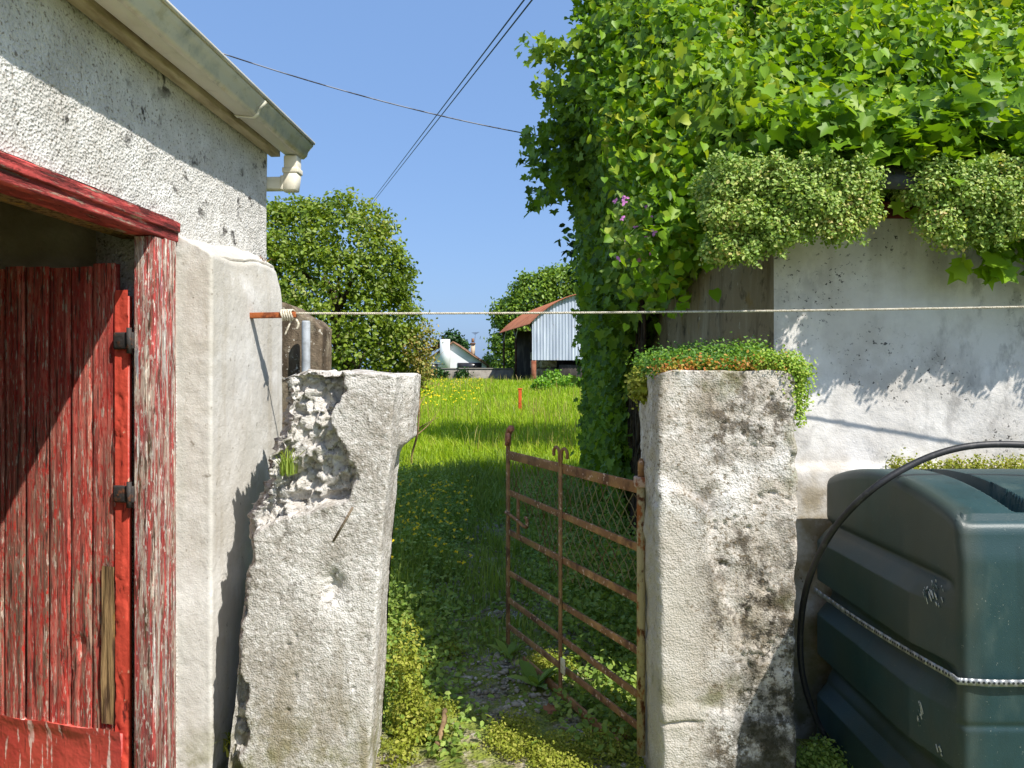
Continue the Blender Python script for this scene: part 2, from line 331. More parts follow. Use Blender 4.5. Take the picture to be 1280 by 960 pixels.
MAT['tin'] = layered('corrugated_tin', c(176, 184, 198), [dict(c=c(150, 158, 174), s=.8, st=(4, 4, .3), lo=.42, hi=.65), dict(c=c(206, 212, 222), s=1.6, st=(3, 3, .2), lo=.54, hi=.7), dict(c=c(140, 110, 92), s=3, lo=.66, hi=.72, f=.6)], [], rough=.6, spec=.4)
MAT['tinrust'] = layered('rusted_roof', c(194, 122, 84), [dict(c=c(164, 92, 60), s=1.2, lo=.45, hi=.65), dict(c=c(206, 140, 96), s=3, lo=.58, hi=.7, f=.7)], [], rough=.8)
MAT['barnwood'] = layered('barn_post', c(96, 62, 50), [dict(c=c(70, 46, 40), s=5, lo=.4, hi=.6)], [])
MAT['block'] = layered('block_wall', c(142, 136, 128), [dict(c=c(110, 104, 96), s=1.2, lo=.42, hi=.62), dict(c=c(168, 162, 152), s=3, lo=.55, hi=.7, f=.7)], [dict(s=9, h=.02)])
MAT['housewhite'] = layered('white_render', c(226, 228, 230), [dict(c=c(206, 206, 206), s=1, lo=.45, hi=.7, f=.6)], [])
MAT['tile'] = layered('brown_tile', c(142, 108, 84), [dict(c=c(110, 82, 66), s=3, lo=.45, hi=.6)], [])
MAT['dark'] = layered('dark_glass', c(50, 50, 54), [], [], rough=.3, spec=.5)
MAT['hay'] = layered('stacked_hay', c(172, 158, 128), [dict(c=c(128, 112, 84), s=4, lo=.45, hi=.6)], [dict(s=14, h=.04)])
MAT['stake'] = layered('orange_stake', c(206, 92, 44), [dict(c=c(150, 66, 40), s=12, lo=.5, hi=.65)], [])
MAT['tagwhite'] = layered('pale_plastic', c(226, 214, 184), [dict(c=c(190, 170, 130), s=30, lo=.5, hi=.66)], [], rough=.5)
MAT['deadleaf'] = layered('dead_leaf', c(150, 104, 72), [dict(c=c(112, 72, 48), s=30, lo=.45, hi=.6)], [], world=False)
# leaves
MAT['ivy'] = leafmat('ivy_leaf', [(.08, c(78, 104, 30)), (.40, c(108, 140, 38)), (.72, c(134, 166, 48)), (.97, c(168, 184, 64))], .40, .5, .3)
MAT['vine'] = leafmat('vine_leaf', [(.08, c(70, 104, 20)), (.38, c(108, 148, 28)), (.70, c(136, 174, 38)), (.97, c(188, 190, 66))], .40, .48, .3)
MAT['hawthorn'] = leafmat('hawthorn_leaf', [(.08, c(76, 98, 26)), (.45, c(112, 138, 36)), (.8, c(144, 164, 54)), (.98, c(192, 192, 132))], .38, .45, .4)
MAT['brownleaf'] = leafmat('loose_shrub_leaf', [(.1, c(110, 128, 46)), (.6, c(158, 154, 76)), (.95, c(190, 164, 100))], .3)
MAT['fartree'] = leafmat('ash_leaf', [(.1, c(78, 106, 34)), (.5, c(112, 144, 44)), (.95, c(148, 174, 66))], .3)
MAT['darktree'] = leafmat('dark_leaf', [(.1, c(28, 52, 22)), (.5, c(44, 78, 28)), (.95, c(64, 98, 36))], .2)
MAT['shrub'] = leafmat('pale_shrub_leaf', [(.1, c(84, 130, 26)), (.5, c(110, 158, 34)), (.95, c(140, 176, 56))], .35)
MAT['grass'] = leafmat('grass_blade', [(.05, c(112, 142, 22)), (.45, c(148, 178, 34)), (.8, c(172, 194, 50)), (.98, c(198, 194, 96))], .4, .5, .3, nscale=.5)
MAT['grassdark'] = leafmat('lane_grass', [(.05, c(108, 132, 58)), (.5, c(140, 164, 72)), (.95, c(172, 184, 96))], .35, .5, .3)
MAT['weed'] = leafmat('weed_leaf', [(.05, c(106, 136, 60)), (.5, c(140, 168, 74)), (.95, c(174, 190, 98))], .35, .5, .3)
MAT['moss'] = leafmat('moss_leaf', [(.05, c(110, 120, 36)), (.5, c(146, 156, 54)), (.95, c(180, 178, 90))], .3, .7, .2)
MAT['sedum'] = leafmat('stonecrop_leaf', [(.05, c(98, 130, 46)), (.45, c(136, 166, 66)), (.8, c(178, 194, 104)), (.97, c(206, 180, 120))], .25, .5, .35, nscale=4)
MAT['sedumlow'] = leafmat('green_stonecrop', [(.05, c(60, 100, 28)), (.5, c(92, 134, 36)), (.95, c(130, 162, 46))], .25, .5, .35, nscale=4)
MAT['sedumyel'] = leafmat('yellow_stonecrop', [(.05, c(104, 146, 40)), (.5, c(138, 172, 56)), (.95, c(172, 184, 78))], .25, .5, .3, nscale=6)
MAT['sedumred'] = leafmat('orange_stonecrop', [(.05, c(128, 140, 44)), (.5, c(180, 142, 60)), (.95, c(190, 104, 60))], .25, .5, .3, nscale=9)
MAT['yellow'] = layered('buttercup_petal', c(232, 204, 20), [], [], rough=.5)
MAT['pink'] = layered('pink_petal', c(206, 130, 190), [], [], rough=.6)
MAT['fern'] = leafmat('dry_red_leaf', [(.1, c(110, 70, 44)), (.9, c(150, 96, 60))], .2)

# ------------------------------------------------------------------ foliage helpers
T_OVAL = (np.array([[0, 0, 0], [.30, .30, .10], [.27, .72, .07], [0, 1, -.05], [-.27, .72, .07], [-.30, .30, .10]]), np.array([[0, 1, 2, 3], [0, 3, 4, 5]]))
_h5 = [[.0, .0], [.26, -.2], [.54, .06], [.36, .28], [.52, .6], [.22, .62], [0, 1.02]]
T_IVY = (np.array([[x, y, .22*abs(x)-.18*max(0, y-.4)**2] for x, y in _h5]+[[-x, y, .22*abs(x)-.18*max(0, y-.4)**2] for x, y in _h5[1:6]]),
         np.array([[0, 1, 2, 3, 4, 5, 6], [0, 6, 11, 10, 9, 8, 7]]))
_h3 = [[.0, .0], [.34, -.06], [.5, .26], [.34, .66], [.12, .9], [0, 1.08]]
T_HEART = (np.array([[x, y, .20*abs(x)-.2*max(0, y-.4)**2] for x, y in _h3]+[[-x, y, .2*abs(x)-.2*max(0, y-.4)**2] for x, y in _h3[1:5]]),
           np.array([[0, 1, 2, 3, 4, 5], [0, 5, 9, 8, 7, 6]]))
T_QUAD = (np.array([[-.4, 0, 0], [.4, 0, 0], [.3, 1, .1], [-.3, 1, .1]]), np.array([[0, 1, 2, 3]]))
T_TRI = (np.array([[-.35, 0, 0], [.35, 0, 0], [0, 1, .0]]), np.array([[0, 1, 2]]))
def unit(a): return a/(np.linalg.norm(a, axis=-1, keepdims=True)+1e-9)
def leaves(P, N, S, T, rng, spread=.7, droop=None, jitter=.35):
    """one leaf at each P, blade facing about N; droop = direction the tip tends to"""
    n = len(P); N = unit(N+rng.normal(0, spread, (n, 3)))
    d = rng.normal(0, 1, (n, 3))
    if droop is not None: d = d*.6+np.asarray(droop)*1.2
    b = unit(d-N*(d*N).sum(1)[:, None]); t = np.cross(b, N)
    S = S*(1+jitter*rng.uniform(-1, 1, n)) if np.isscalar(S) else S
    tv = T[0]; k = len(tv)
    V = P[:, None, :]+S[:, None, None]*(tv[None, :, :1]*t[:, None]+tv[None, :, 1:2]*b[:, None]+tv[None, :, 2:3]*N[:, None])
    Fc = (T[1][None]+(np.arange(n)*k)[:, None, None]).reshape(-1, T[1].shape[1])
    return V.reshape(-1, 3), Fc
def blobs_points(B, n, per, sig, rng, inner=.35, squash=1., zmin=None):
    """clumps of leaves over the outside of a union of ellipsoids (cx,cy,cz,rx,ry,rz)"""
    B = np.asarray(B, float); w = (B[:, 3]*B[:, 5]); w /= w.sum()
    idx = rng.choice(len(B), n, p=w); d = unit(rng.normal(0, 1, (n, 3)))
    k = 1-inner*rng.uniform(0, 1, n)**2+.10*(fbm(d*2.5+idx[:, None]*3.1, 5, 3)-.5)*4*.5
    C = B[idx, :3]+d*B[idx, 3:6]*k[:, None]
    q = (((C[:, None, :]-B[None, :, :3])/B[None, :, 3:6])**2).sum(2)
    q[np.arange(n), idx] = 9
    keep = q.min(1) > .55
    if zmin is not None: keep &= C[:, 2] > zmin
    C = C[keep]; d = d[keep]
    P = np.repeat(C, per, 0)+rng.normal(0, sig, (len(C)*per, 3))
    N = np.repeat(unit(d+np.array([0, 0, .5])), per, 0)
    return P, N
def blades(P, H, W, rng, lean=.5, wind=(0, 0)):
    """bent grass blades of three segments"""
    n = len(P); a = rng.uniform(0, 2*math.pi, n); dirx = np.stack([np.cos(a), np.sin(a), np.zeros(n)], 1)
    l = np.abs(rng.normal(0, lean, n))[:, None]; b = rng.uniform(0, 2*math.pi, n)
    ln = np.stack([np.cos(b)+wind[0], np.sin(b)+wind[1], np.zeros(n)], 1)*l
    H = H[:, None]; W = W[:, None]; up = np.array([0, 0, 1.])
    p1 = P+H*.45*up+ln*H*.15; p2 = P+H*.8*up+ln*H*.5; p3 = P+H*(1-.25*l.clip(0, 1.5))*up+ln*H*.95
    V = np.stack([P-dirx*W, P+dirx*W, p1+dirx*W*.85, p1-dirx*W*.85, p2+dirx*W*.5, p2-dirx*W*.5, p3], 1)
    o = (np.arange(n)*7)[:, None]
    Q = np.concatenate([np.array([[0, 1, 2, 3]])+o, np.array([[3, 2, 4, 5]])+o]); Tr = np.array([[5, 4, 6]])+o
    return V.reshape(-1, 3), Q, Tr
def limbs(mb, base, top, rb, rt, rng, nb=5, spread=1.2, wob=.15):
    base = np.array(base, float); top = np.array(top, float)
    ts = np.linspace(0, 1, 7); pts = base+(top-base)*ts[:, None]; pts[1:] += rng.normal(0, wob, (6, 3))*[1, 1, .3]
    mb.tube(spline(pts, 4), np.linspace(rb, rt, 25), 9)
    for i in range(nb):
        k = rng.uniform(.3, .9); s = base+(top-base)*k; a = rng.uniform(0, 6.28)
        e = s+np.array([math.cos(a), math.sin(a), rng.uniform(.5, 1.1)])*spread*rng.uniform(.6, 1.1)
        m_ = (s+e)/2+rng.normal(0, .1, 3)*spread
        mb.tube(spline([s, m_, e], 6), np.linspace(rb*(1-k)*.6+rt*.5, rt*.3, 13), 6)
def gz(x, y):
    x = np.asarray(x, float); y = np.asarray(y, float)
    return .75*smooth(11, 42, y)+.25*smooth(42, 75, y)+.05*(fbm(np.stack([x*.6, y*.6, 0*x], -1).reshape(-1, 3), 3, 3).reshape(x.shape)-.5)*smooth(3, 6, y)

# ------------------------------------------------------------------ camera, sun, sky
cam = bpy.data.cameras.new('camera'); co = bpy.data.objects.new('camera', cam); COL.objects.link(co)
co.location = (0, 0, CAMH); co.rotation_euler = (math.radians(90), 0, 0)
cam.sensor_width = 36; cam.lens = F/1280*36; cam.shift_y = -(480-HOR)/1280; cam.clip_start = .05; cam.clip_end = 2000
scn.camera = co
SUN = np.array([1.0, -.95, 1.68]); el = math.atan2(SUN[2], math.hypot(SUN[0], SUN[1]))
ld = bpy.data.lights.new('sun', 'SUN'); ld.energy = 3.35; ld.angle = math.radians(.53); ld.color = (1, .955, .88)
lo = bpy.data.objects.new('sun', ld); COL.objects.link(lo); lo.location = (10, -7, 18)
lo.rotation_euler = Vector(SUN).to_track_quat('Z', 'Y').to_euler()
w = bpy.data.worlds.new('World'); scn.world = w; w.use_nodes = True
sk = w.node_tree.nodes.new('ShaderNodeTexSky'); sk.sky_type = 'NISHITA'; sk.sun_disc = False
sk.sun_elevation = el; sk.sun_rotation = math.atan2(SUN[0], SUN[1]); sk.altitude = 0; sk.air_density = 1.0; sk.dust_density = 2.0; sk.ozone_density = 3.2
mixs = w.node_tree.nodes.new('ShaderNodeMixRGB'); mixs.inputs[0].default_value = .74; mixs.inputs[2].default_value = (.70, 1.28, 2.5, 1)
w.node_tree.links.new(sk.outputs[0], mixs.inputs[1]); w.node_tree.links.new(mixs.outputs[0], w.node_tree.nodes['Background'].inputs[0])
w.node_tree.nodes['Background'].inputs[1].default_value = .15
vs = scn.view_settings; vs.view_transform = 'Standard'; vs.look = 'None'; vs.exposure = .95; vs.gamma = 1; vs.use_curve_mapping = False
scn.render.engine = 'CYCLES'; scn.cycles.max_bounces = 7; scn.cycles.transparent_max_bounces = 6

# ------------------------------------------------------------------ ground
xs = np.concatenate([[-400, -150, -60, -30, -16, -9, -5, -3, -2], np.arange(-1.4, 1.41, .03), [1.8, 2.6, 4, 7, 12, 20, 40, 100, 400]])
ys = np.concatenate([[-300, -80, -20, -5, -1, .5, 1.5, 2.2], np.arange(2.5, 8, .035), np.arange(8, 20, .4), np.arange(20, 90, 3), [120, 200, 400, 900]])
X, Y = np.meshgrid(xs, ys, indexing='ij'); Z = gz(X, Y)
near = smooth(2.2, 2.6, Y)*(1-smooth(7, 8, Y))*smooth(-1.6, -1.3, X)*(1-smooth(1.3, 1.6, X))
Z = Z+near*.035*(fbm(np.stack([X*7, Y*7, 0*X], -1).reshape(-1, 3), 11, 4).reshape(X.shape)-.5)
tag(mesh('ground', np.stack([X, Y, Z], -1).reshape(-1, 3), gridfaces(len(xs), len(ys)), MAT['ground'], smooth_=True, org=(0, 0, 0)), kind='structure')

# ------------------------------------------------------------------ left shed (local u = out of the wall, s = along it, h = up)
TH = math.atan2(50, F); W_ = 1.40
def L(V):
    V = np.asarray(V, float); l = V[:, 0]-W_; s = V[:, 1]
    return np.stack([s*math.sin(TH)+l*math.cos(TH), s*math.cos(TH)-l*math.sin(TH), V[:, 2]], 1)
S0, S1, SE = 1.50, 2.66, 3.54      # door opening from S0 to S1, wall ends at SE
shed = empty('shed', L([[-1.5, 1, 0]])[0], 'white roughcast shed on the left with the peeling red door and white gutter', 'shed')
mb = MB()
def wallgrid(s0, s1, h0, h1, st=.012):
    ns = max(2, int((s1-s0)/st)); nh = max(2, int((h1-h0)/st)); S, H = np.meshgrid(np.linspace(s0, s1, ns), np.linspace(h0, h1, nh), indexing='ij')
    Pn = np.stack([0*S, S, H], -1).reshape(-1, 3)
    lump = fbm(Pn*np.array([1, 55, 55]), 21, 3)-.5; und = fbm(Pn*2.2, 23, 2)-.5
    U = 0.008*lump*smooth(0, .03, Pn[:, 1]-s0)*smooth(0, .02, s1-Pn[:, 1])+.015*und
    return L(np.stack([U, Pn[:, 1], Pn[:, 2]], 1)), gridfaces(ns, nh)
for a in ((1.2, S0, 0, 2.115), (S1, SE, 0, 2.115), (1.2, SE, 2.115, 2.66)): mb.add(*wallgrid(*a))
mb.box(-.3, -.02, -3.0, S0, 0, 2.66, 0, L); mb.box(-.02, 0, -3.0, 1.2, 0, 2.66, 0, L); mb.box(-.3, -.02, S1, SE-.002, 0, 2.66, 0, L); mb.box(-.3, -.02, S0, S1, 2.115, 2.66, 0, L)
# far gable wall with its triangle
g = np.array([[-.3, SE, 0], [-4, SE, 0], [-4, SE, 2.66], [-2.0, SE, 3.75], [0, SE, 2.66], [0, SE, 0]]); g2 = g.copy(); g2[:, 1] -= .28
g2[:, 0] = np.clip(g2[:, 0], -3.9, -.3); g2[-1, 0] = g2[-2, 0] = -.31
mb.add(L(g), np.array([[0, 5, 4, 3, 2, 1]])); 
mb.build('wall', MAT['dash'], shed, True)
ib = MB(); ib.box(-4, -3.75, -3, SE-.01, 0, 2.66, 0, L); ib.box(-3.75, -.3, 2.86, SE-.01, 0, 2.66, 0, L); ib.box(-3.75, -.3, -3, -2.8, 0, 2.66, 0, L); ib.box(-3.9, -.05, -3, SE-.02, 2.60, 2.64, 0, L)
ib.build('inner_wall', MAT['interior'], shed)
rb = MB()
for sgn in (0, 1):
    a = np.array([[.10, -3.1, 2.74], [.10, SE+.06, 2.74], [-2.0, SE+.06, 3.86], [-2.0, -3.1, 3.86]]) if not sgn else np.array([[-4.1, SE+.06, 2.74], [-4.1, -3.1, 2.74], [-2.0, -3.1, 3.86], [-2.0, SE+.06, 3.86]])
    b = a.copy(); b[:, 2] -= .05
    rb.add(L(np.concatenate([a, b])), np.array([[0, 1, 2, 3], [7, 6, 5, 4], [0, 4, 5, 1], [1, 5, 6, 2], [3, 7, 4, 0]]))
rb.build('roof', MAT['slate'], shed)
MB().box(.012, .060, -3.05, SE+.03, 2.612, 2.735, .004, L).build('fascia', MAT['fascia'], shed)
# gutter: flat bottom, ogee front, bright rim
def extr(prof, s0, s1, close=True):
    prof = np.array(prof, float); k = len(prof)
    V = np.concatenate([np.stack([prof[:, 0], np.full(k, s), prof[:, 1]], 1) for s in (s0, s1)])
    i = np.arange(k if close else k-1); j = (i+1) % k
    return L(V), np.stack([i, j, j+k, i+k], 1), [list(range(k))[::-1], list(range(k, 2*k))]
gut = MB(); pb = [[.072, 2.70], [.072, 2.632], [.080, 2.624], [.155, 2.617], [.155, 2.622], [.084, 2.629], [.077, 2.636], [.077, 2.70]]
V, Q, C = extr(pb, -3.05, SE+.09); gut.add(V, Q); gut.F.setdefault(8, []).append(np.array(C)+gut.n-len(V))
go = gut.build('gutter', MAT['pvc'], shed)
fb = MB(); pf = [[.155, 2.6165], [.172, 2.630], [.178, 2.652], [.190, 2.668], [.204, 2.682], [.204, 2.690], [.198, 2.690], [.184, 2.674], [.172, 2.656], [.165, 2.634], [.155, 2.6225]]
V, Q, C = extr(pf, -3.05, SE+.09); fb.add(V, Q); fb.F.setdefault(11, []).append(np.array(C)+fb.n-len(V)); fb.build('gutter_face', MAT['pvcstain'], go)
rm = MB(); V, Q, C = extr([[.196, 2.691], [.212, 2.688], [.214, 2.700], [.198, 2.703]], -3.05, SE+.095); rm.add(V, Q); rm.F.setdefault(4, []).append(np.array(C)+rm.n-len(V)); rm.build('rim', MAT['pvc'], go)
# end cap and joint strap
ep = np.array([[.072, 2.70], [.072, 2.628], [.155, 2.6165], [.172, 2.630], [.178, 2.652], [.204, 2.682], [.206, 2.70]])
e1 = L(np.stack([ep[:, 0], np.full(7, SE+.091), ep[:, 1]], 1)); e2 = L(np.stack([ep[:, 0], np.full(7, SE+.094), ep[:, 1]], 1))
MB().add(np.concatenate([e1, e2]), np.array([list(range(7)), list(range(13, 6, -1))]), np.array([[i, i+7, (i+1) % 7+7, (i+1) % 7] for i in range(7)])).build('end_cap', MAT['pvc'], go)
js = MB(); pj = [[.070, 2.628], [.078, 2.619], [.157, 2.612], [.176, 2.628], [.182, 2.650], [.208, 2.680], [.205, 2.684], [.178, 2.656], [.170, 2.633], [.155, 2.616], [.08, 2.623]]
V, Q, C = extr(pj, 3.005, 3.03); js.add(V, Q); js.F.setdefault(11, []).append(np.array(C)+js.n-len(V)); js.build('joint_strap', MAT['pvcstain'], go)
dp = empty('downpipe', L([[.1, SE+.03, 2.5]])[0]); dp.parent = shed; dp.location = tuple(wl(dp)-wl(shed))
MB().box(.082, .150, SE+.01, SE+.075, 2.545, 2.6165, .006, L).box(.076, .156, SE+.005, SE+.080, 2.530, 2.556, .004, L).build('outlet', MAT['pvc'], dp)
el_ = MB(); bm = bmesh.new(); bmesh.ops.create_cube(bm, size=1)
for v in bm.verts:
    x, y, z = v.co
    v.co = Vector((.116+x*.070+(.0 if z > 0 else -.012), SE+.0425+y*.068, 2.488+z*.086))
bmesh.ops.bevel(bm, geom=bm.edges[:], offset=.004, segments=1, affect='EDGES'); el_.bm(bm, L)
el_.build('elbow', MAT['pvc'], dp); MB().box(-.35, .074, SE+.012, SE+.074, 2.452, 2.512, .006, L).box(.066, .082, SE+.008, SE+.078, 2.447, 2.517, .003, L).build('pipe', MAT['pvc'], dp)

# buttress against the wall
BU, BS0, BS1 = .135, 2.675, 3.40
nr = 150; hs = np.linspace(-.02, 2.09, nr); N_ = 260
def ringpts(n, x0, x1, y0, y1, r):
    """rounded rectangle, n points"""
    L1 = x1-x0-2*r; L2 = y1-y0-2*r; q = math.pi*r/2; tot = 2*L1+2*L2+4*q; o = []
    for d in np.arange(n)/n*tot:
        for kind, ln in ((0, L1), (1, q), (2, L2), (3, q), (4, L1), (5, q), (6, L2), (7, q)):
            if d <= ln: break
            d -= ln
        a = d/max(r, 1e-6)
        if kind == 0: o.append((x0+r+d, y0))
        elif kind == 1: o.append((x1-r+r*math.sin(a), y0+r-r*math.cos(a)))
        elif kind == 2: o.append((x1, y0+r+d))
        elif kind == 3: o.append((x1-r+r*math.cos(a), y1-r+r*math.sin(a)))
        elif kind == 4: o.append((x1-r-d, y1))
        elif kind == 5: o.append((x0+r-r*math.sin(a), y1-r+r*math.cos(a)))
        elif kind == 6: o.append((x0, y1-r-d))
        else: o.append((x0+r-r*math.cos(a), y0+r-r*math.sin(a)))
    return np.array(o)
def prism_rings(n, rects, hs, r, topn=14):
    """rings of a rounded-rectangle column closed with a cap; rects(h) -> x0,x1,y0,y1. Returns V, n_ring, faces"""
    V = []
    for h in hs:
        p = ringpts(n, *rects(h), r); V.append(np.column_stack([p, np.full(n, h)]))
    cen = V[-1].mean(0)
    for k in range(1, topn):
        p = V[len(hs)-1]+(cen-V[len(hs)-1])*(k/topn); V.append(p)
    V.append(cen[None]); m = len(V)-1; j = np.arange(n); j2 = (j+1) % n
    Q = np.concatenate([np.stack([i*n+j, i*n+j2, (i+1)*n+j2, (i+1)*n+j], 1) for i in range(m-1)])
    Tr = np.stack([(m-1)*n+j, (m-1)*n+j2, np.full(n, m*n)], 1)
    return np.concatenate(V), Q, Tr
V, Q, Tr = prism_rings(N_, lambda h: (-.06, BU, BS0, BS1), hs, .012)
# sloping, crumbling head: higher against the wall, rounded at the far end
head = 1.985+.085*np.clip(1-(V[:, 0]/BU), 0, 1)**.8+.035*smooth(2.9, 3.2, V[:, 1])-.11*smooth(3.33, 3.41, V[:, 1])**2
head = head+.022*(fbm(V*np.array([9, 9, 0])+3, 31, 3)-.5)
k = V[:, 2]/2.09; V[:, 2] = np.where(V[:, 2] > 1.2, 1.2+(V[:, 2]-1.2)*(head-1.2)/.89, V[:, 2])
nn = fbm(V*6, 33, 3)-.5; f2 = fbm(V*45, 35, 3)-.5
out = np.where(V[:, 0] > BU-.02, 1, 0)
V[:, 0] += out*(.006*nn+.003*f2); V[:, 1] -= np.where(V[:, 1] < BS0+.02, 1, 0)*(.006*nn+.006*f2)
V[:, 0] -= out*.03*smooth(1.85, 2.02, V[:, 2])*smooth(2.7, 2.9, V[:, 1])*.5
mesh('buttress', L(V), [Q, Tr], MAT['plaster'], shed, True)
# door frame
df = empty('door_frame', L([[0, S1, 0]])[0]); df.parent = shed; df.location = tuple(wl(df)-wl(shed))
jb = MB(); jb.box(-.07, .006, 2.512, 2.655, .02, 2.03, .006, L); jb.box(.004, .016, 2.57, 2.645, .02, 2.03, .004, L); jb.build('jamb', MAT['redframe'], df)
lb = MB(); lb.box(-.09, .012, S0-.1, 2.672, 2.032, 2.110, .006, L); lb.box(.010, .022, S0-.1, 2.665, 2.066, 2.104, .004, L); lb.build('lintel', MAT['redlintel'], df)
MB().box(-.20, -.094, S0-.1, 2.66, 2.045, 2.108, .004, L).build('inner_lintel', MAT['barewood'], df)
MB().box(-.07, .004, S0-.02, S0+.09, .02, 2.03, .006, L).build('jamb', MAT['redframe'], df)
# door leaf opened inward, hinged on the far jamb
DA = math.radians(11); D0 = np.array([-.098, 2.548])
def D(V):   # a = along the leaf from the hinge, b = toward the viewer, h
    V = np.asarray(V, float)
    return L(np.stack([D0[0]-V[:, 0]*math.cos(DA)-V[:, 1]*math.sin(DA)*-1*0, D0[1]+V[:, 0]*math.sin(DA)-V[:, 1]*math.cos(DA), V[:, 2]], 1))
door = empty('door', D([[.45, 0, .05]])[0]); door.parent = shed; door.location = tuple(wl(door)-wl(shed))
rr = np.random.default_rng(5); bd = MB(); a = .055
while a < 1.0:
    wd = rr.uniform(.092, .104); top = 1.935+rr.uniform(-.006, .006); dpt = rr.uniform(0, .006)
    # each board: a grid with grain, splits and a worn lower end
    na, nh = 12, 160; A, H = np.meshgrid(np.linspace(a+.002, a+wd-.002, na), np.linspace(.08, top, nh), indexing='ij')
    q = np.stack([A, 0*A, H], -1).reshape(-1, 3); edge = np.minimum(q[:, 0]-a, a+wd-q[:, 0])
    gr = fbm(q*np.array([90, 1, 3.0])+7*a, 41, 4)-.5; bt = .018+dpt+.010*gr-.010*smooth(.007, .0, edge)-.02*smooth(.66, .8, fbm(q*np.array([16, 1, 5])+a, 44, 3))*smooth(1.0, .5, q[:, 2])
    bd.add(D(np.stack([q[:, 0], bt, q[:, 2]], 1)), gridfaces(na, nh)); bd.box(a+.001, a+wd-.001, -.012, .004, .08, top-.002, 0, D); a += wd
bd.build('boards', MAT['redwood'], door)
# hanging stile with broken upper end, rotten patch, patched foot
sb = MB(); na, nh = 8, 220; A, H = np.meshgrid(np.linspace(.0, .053, na), np.linspace(.10, 1.84, nh), indexing='ij'); q = np.stack([A, 0*A, H], -1).reshape(-1, 3)
rag = .010*(fbm(q*np.array([0, 0, 14]), 51, 3)-.5)*2
bt = .030+.006*(fbm(q*np.array([60, 1, 5]), 52, 3)-.5)-.004*smooth(.60, .62, fbm(q*np.array([30, 1, 9.])+2, 53, 4))
sb.add(D(np.stack([q[:, 0]*(1+rag*2.5)-.004, bt, q[:, 2]], 1)), gridfaces(na, nh)); sb.box(.004, .050, -.01, .006, .1, 1.82, 0, D)
sb.build('stile', layered('bright_red_paint', c(208, 80, 62), [dict(c=c(176, 58, 50), s=6, st=(2, 2, .6), lo=.5, hi=.65), dict(c=c(96, 34, 30), s=14, st=(2, 2, .5), lo=.62, hi=.68), dict(c=c(222, 170, 140), s=22, lo=.66, hi=.7)], [dict(s=30, h=.004)], rough=.5, spec=.4), door)
rp = MB(); na, nh = 10, 70; A, H = np.meshgrid(np.linspace(.05, .105, na), np.linspace(.30, .86, nh), indexing='ij'); q = np.stack([A, 0*A, H], -1).reshape(-1, 3)
rp.add(D(np.stack([q[:, 0], .033+.018*(fbm(q*np.array([90, 1, 6]), 61, 4)-.5), q[:, 2]], 1)), gridfaces(na, nh)); rp.build('rotten_patch', MAT['barewood'], door)
fs = MB(); na, nh = 60, 26; A, H = np.meshgrid(np.linspace(.012, 1.0, na), np.linspace(0, 1, nh), indexing='ij'); q = np.stack([A, 0*A, H], -1).reshape(-1, 3)
tp = .285+.014*(fbm(q*np.array([9, 0, 0]), 71, 3)-.5)*2+.008*q[:, 0]
fs.add(D(np.stack([q[:, 0], .046+.006*(fbm(q*np.array([9, 1, 3]), 72, 3)-.5)*2+.008*smooth(.8, 1, q[:, 2]), .03+(tp-.03)*q[:, 2]], 1)), gridfaces(na, nh)); fs.box(.02, .99, -.02, .03, .03, .27, 0, D)
fs.build('patch_sheet', MAT['redsheet'], door)
for hh in (1.66, 1.12):
    MB().box(-.035, .05, .028, .044, hh-.03, hh+.03, .006, D).tube(D([[-.02, .045, hh-.045], [-.02, .045, hh+.045]]), .009, 8).build('hinge', layered('dark_iron', c(62, 58, 56), [dict(c=c(110, 70, 50), s=40, lo=.55, hi=.65)], [dict(s=80, h=.003)], rough=.6), door)
MB().box(-.34, .02, S0, S1, -.02, .035, .01, L).build('threshold', MAT['block'], shed)

# ------------------------------------------------------------------ hook bar, rope, concrete post and pipe
bf = L([[BU-.01, 3.03, 1.787]])[0]; bt_ = L([[BU+.185, 3.06, 1.792]])[0]
hb = empty('hook_bar', bf, 'short rusty iron bar sticking out of the shed buttress with the rope tied to it', 'iron bar')
MB().beam(bf, bt_, .024, .026, (0, 0, 1), .003).build('bar', MAT['barrust'], hb)
kn = MB(); ra = np.random.default_rng(12)
for i in range(5):
    cpt = bt_+(bf-bt_)*(.08+.05*i); a = np.linspace(0, 2*math.pi, 13)
    kn.tube(np.stack([cpt[0]+.004*np.sin(a*2), cpt[1]+.022*np.cos(a), cpt[2]+.021*np.sin(a)], 1), .0045, 6, False)
kn.tube(spline([bt_+[-.02, 0, -.02], bt_+[-.03, -.01, -.05], bt_+[-.045, -.01, -.085]], 6), .004, 6); kn.tube(spline([bt_+[0, 0, -.02], bt_+[.012, -.01, -.04], bt_+[.005, -.01, -.062]], 6), .005, 6)
kn.build('knot', MAT['rope'], hb)
r0 = bt_+np.array([-.01, -.005, .006]); r1 = P3(1390, 381.5, 2.80)
ts = np.linspace(0, 1, 300); rp_ = r0+(r1-r0)*ts[:, None]; rp_[:, 2] -= .010*4*ts*(1-ts)
rope = MB()
T = unit(r1-r0); u = unit(np.cross(T, [0, 0, 1])); v = np.cross(T, u); fine = np.linspace(0, 1, 2600); base = r0+(r1-r0)*fine[:, None]; base[:, 2] -= .010*4*fine*(1-fine)
for ph in range(3):
    a = fine*2*math.pi*120+ph*2.094
    rope.tube(base+.0022*(np.cos(a)[:, None]*u+np.sin(a)[:, None]*v), .0027, 5)
tag(rope.build('rope', MAT['rope'], None, True), 'pale twisted rope stretched level across the gateway from the rusty bar', 'rope')
post = empty('concrete_post', P3(378, 900, 4.25)*[1, 1, 0])
tag(post, 'weathered brown concrete post behind the buttress and broken left pillar', 'post')
